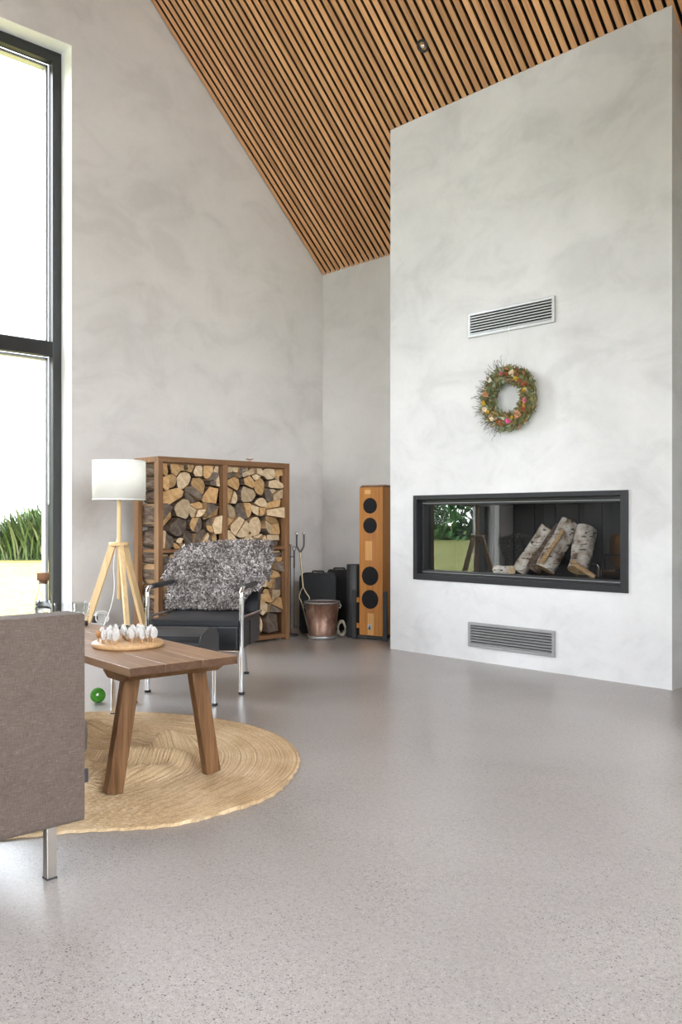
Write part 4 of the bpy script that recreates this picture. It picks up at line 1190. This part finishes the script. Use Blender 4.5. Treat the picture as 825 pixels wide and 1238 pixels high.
dc = thing('reflection_cabinet', 'tall dark cabinet added unseen by the window wall to darken the fireplace reflection', 'cabinet', (XW + .235, -.30, 0))  # unseen, added so the fireplace glass mirrors something dark
M['cab'] = wood('dark_cabinet', (.010, .008, .007), (.018, .014, .012), (.028, .022, .018), (30, 30, 2), .6, .05)
b = MB(); b.box(-.225, .20, -1.6, 1.6, .06, 2.30); b.obj('carcass', M['cab'], dc, .004)
b = MB(); b.box(-.20, .18, -1.57, 1.57, 0, .06); b.obj('plinth', M['cab'], dc)
for k in range(4):
    y = -1.2 + k * .8
    b = MB(); b.box(.201, .222, y - .396, y + .396, .065, 2.295); d_ = b.obj('door', M['cab'], dc, .003)
    hy = y + (.34 if k % 2 == 0 else -.34)
    b = MB(); b.tube([(.245, hy, .95), (.245, hy, 1.25)], .006, 8); b.tube([(.222, hy, .98), (.245, hy, .98)], .005, 6); b.tube([(.222, hy, 1.22), (.245, hy, 1.22)], .005, 6); b.obj('handle', M['frame_black'], d_)

# ------------------------------------------------------------------ outdoors
def lawn():
    m = NT('lawn'); v = m.coord()
    f = m.noise(v, .55, 5, .6); g = m.noise(v, 9, 5, .7)
    c = m.ramp(f, [(.3, (.13, .12, .036)), (.5, (.17, .14, .050)), (.7, (.21, .17, .075))])
    c = m.mix(m.ramp(g, [(.40, 1.0), (.47, 0.0)]), c, (.05, .085, .016))
    sx = m.n('ShaderNodeSeparateXYZ'); m.l(v, sx.inputs[0])
    gf = m.ramp(m.math('MULTIPLY', sx.outputs['Y'], -.1), [(.1, 0.0), (.5, 1.0)])     # the garden is greener past the terrace
    c = m.mix(gf, c, m.ramp(f, [(.3, (.15, .175, .05)), (.7, (.27, .26, .10))]))
    return m.set(c, .95, 0, Specular_IOR_Level=.1)
b = MB(); b.add([(-120, -120, -.08), (120, -120, -.08), (120, 120, -.08), (-120, 120, -.08)], [(0, 1, 2, 3)])
tag(b.obj('ground_outside', lawn()), 'sunlit lawn outside the window', 'lawn', kind='structure')
b = MB(); b.box(XW + .3, XR + 14, YF - 14, YF - TH - .01, -.15, -.03); b.box(XR + TH + .01, XR + 14, YF - TH - .01, YB + 3, -.15, -.03)  # unseen paving, added in neutral grey to keep green bounce off the walls
tag(b.obj('ground_terrace_bounce', plain('terrace_bounce_grey', (.44, .45, .46), .8, var=.15, sc=3)), kind='structure')
rr = random.Random(12)
reed = NT('reed_leaf'); gq = reed.n('ShaderNodeNewGeometry')
reedm = reed.set(reed.ramp(gq.outputs['Random Per Island'], [(0, (.012, .032, .006)), (.5, (.034, .07, .013)), (.8, (.08, .125, .034)), (1, (.22, .23, .13))]), .5)
b = MB(); base = Vector((-23.2, 10.1, -.085)); al = Vector((.69, .724, 0)); dp_ = Vector((-.724, .69, 0))
for i in range(6500):
    u = rr.gauss(0, 2.2); v = rr.uniform(0, 1.6)
    p = base + al * u + dp_ * v
    h = rr.uniform(.9, 2.0) * (.75 + .25 * math.sin(u * 1.7 + 1)); an = rr.uniform(0, 2 * PI); d = Vector((math.cos(an), math.sin(an), 0)); bend = rr.uniform(.2, 1.05); w = rr.uniform(.014, .034)
    sd = Vector((-d.y, d.x, 0)); pts = []
    for t, ww in ((0, .6), (.3, 1), (.6, .9), (.85, .5), (1, .05)):
        c = p + Vector((0, 0, h * (t - .28 * bend * t * t * t))) + d * h * bend * t ** 1.3 * .85
        pts += [c - sd * w * ww, c + sd * w * ww]
    b.add(pts, [(2 * j, 2 * j + 1, 2 * j + 3, 2 * j + 2) for j in range(4)], 0, True)
tag(b.obj('tall_grass', reedm), 'clump of tall green grass on the lawn outside the window', 'grass', kind='stuff')
leafg = NT('tree_leaf'); gq = leafg.n('ShaderNodeNewGeometry')
lm = leafg.set(leafg.ramp(gq.outputs['Random Per Island'], [(0, (.018, .07, .018)), (.6, (.05, .16, .04)), (1, (.11, .27, .08))]), .6)
def tree(label, x, y, h, r):
    t = thing('garden_tree', label, 'tree', (x, y, -.09), 0, 'trees across the lawn')
    b = MB(); b.tube([(0, 0, 0), (.1, 0, h * .35), (0, .1, h * .7)], [.22, .16, .06], 9); b.obj('trunk', M['bark'], t)
    b = MB()
    for i in range(1800):
        a, z = rr.uniform(0, 2 * PI), rr.random()
        q = r * math.sqrt(rr.random()) * math.sin(PI * (.12 + .85 * z)) ** .6
        c = Vector((q * math.cos(a), q * math.sin(a), h * (.05 + .95 * z))); s = rr.uniform(.22, .46)
        n = Vector((rr.gauss(0, 1), rr.gauss(0, 1), rr.gauss(0, 1))).normalized(); e = n.orthogonal().normalized(); g = n.cross(e)
        b.add([c - e * s, c - g * s * .5 + n * .05, c + e * s, c + g * s * .5 + n * .05], [(0, 1, 2, 3)])
    o = b.obj('crown', lm, t); o['kind'] = 'stuff'
TLB = ['broad dark tree across the lawn, nearest the house side', 'slim tree across the lawn beside the broad dark one', 'tallest tree in middle of the row across the lawn', 'rounded tree across the lawn beside the tallest one', 'bushy tree across the lawn, second from the far end', 'last small tree at the far end of the row across lawn']
for k, (x, y, h, r) in enumerate(((-33, -38.5, 12, 3.8), (-38.3, -32.6, 11, 3.7), (-43.5, -26.6, 13.5, 3.8), (-48.8, -20.4, 12, 3.7), (-53.8, -14.2, 11, 3.6), (-27.5, -44.3, 11, 3.7))): tree(TLB[k], x, y, h, r)
b = MB()
for i in range(9500):
    u = rr.uniform(-24, 24); c = Vector((-33.5 + u * -.66, -23.2 + u * .75, -.12)) + Vector((rr.uniform(-.7, .7), rr.uniform(-.7, .7), 5.2 * rr.random() ** 1.3)); s = rr.uniform(.18, .42)
    n = Vector((rr.gauss(0, 1), rr.gauss(0, 1), rr.gauss(0, 1))).normalized(); e = n.orthogonal().normalized(); g = n.cross(e)
    b.add([c - e * s, c - g * s * .5, c + e * s, c + g * s * .5], [(0, 1, 2, 3)])
tag(b.obj('garden_hedge', lm), 'long dense hedge across the lawn in front of trees', 'hedge')

# ------------------------------------------------------------------ light
wd = bpy.data.worlds.new('sky'); S.world = wd; wd.use_nodes = True
nt = wd.node_tree; bg = nt.nodes['Background']
tc = nt.nodes.new('ShaderNodeTexCoord'); sx = nt.nodes.new('ShaderNodeSeparateXYZ'); rp = nt.nodes.new('ShaderNodeValToRGB')
nt.links.new(tc.outputs['Generated'], sx.inputs[0]); nt.links.new(sx.outputs['Z'], rp.inputs['Fac'])
el = rp.color_ramp.elements
el[0].position = 0; el[0].color = (.94, .965, 1, 1); el[1].position = 1; el[1].color = (.80, .89, 1, 1)
nt.links.new(rp.outputs['Color'], bg.inputs['Color']); bg.inputs['Strength'].default_value = 7.5
sun = bpy.data.lights.new('sun', 'SUN'); sun.energy = 5; sun.angle = math.radians(2); sun.color = (1, .95, .87)
so = bpy.data.objects.new('sun', sun); COL.objects.link(so); so.location = (0, 20, 25)
so.rotation_euler = Vector((-.05, -.6, -.8)).to_track_quat('-Z', 'Y').to_euler()
def portal(name, loc, rot, sx_, sy_):
    l = bpy.data.lights.new(name, 'AREA'); l.shape = 'RECTANGLE'; l.size = sx_; l.size_y = sy_; l.cycles.is_portal = True
    o = bpy.data.objects.new(name, l); COL.objects.link(o); o.location = loc; o.rotation_euler = rot
portal('window_portal', (XW - .36, (WY0 + WY1) / 2, WZ / 2), Vector((1, 0, 0)).to_track_quat('-Z', 'Z').to_euler(), WY1 - WY0, WZ)
for a, c in FW:
    portal('window_portal', ((a + c) / 2, YF - .38, FZ / 2), Vector((0, 1, 0)).to_track_quat('-Z', 'Z').to_euler(), c - a, FZ)

portal('window_portal', (XR + .38, (GY0 + GY1) / 2, (GS + GZ) / 2), Vector((-1, 0, 0)).to_track_quat('-Z', 'Z').to_euler(), GY1 - GY0, GZ - GS)

# ------------------------------------------------------------------ camera
cam = bpy.data.cameras.new('camera'); co_ = bpy.data.objects.new('camera', cam); COL.objects.link(co_)
co_.location = (0, 0, 1.03); co_.rotation_euler = (PI / 2, 0, .8096)
cam.sensor_fit = 'AUTO'; cam.sensor_width = 36; cam.lens = 1047.22 / 1238 * 36
cam.shift_y = (628.17 - 619) / 1238; cam.clip_start = .02; cam.clip_end = 400
S.camera = co_

cy = S.cycles
cy.use_denoising = True
try: cy.denoiser = 'OPENIMAGEDENOISE'
except Exception: pass
cy.max_bounces = 12; cy.diffuse_bounces = 7; cy.glossy_bounces = 5; cy.transparent_max_bounces = 24; cy.transmission_bounces = 8
cy.sample_clamp_indirect = 8; cy.caustics_reflective = False; cy.caustics_refractive = False
vs_ = S.view_settings
S.display_settings.display_device = 'sRGB'
vs_.view_transform = 'Standard'; vs_.look = 'None'; vs_.gamma = 1; vs_.exposure = 0.86; vs_.use_curve_mapping = False
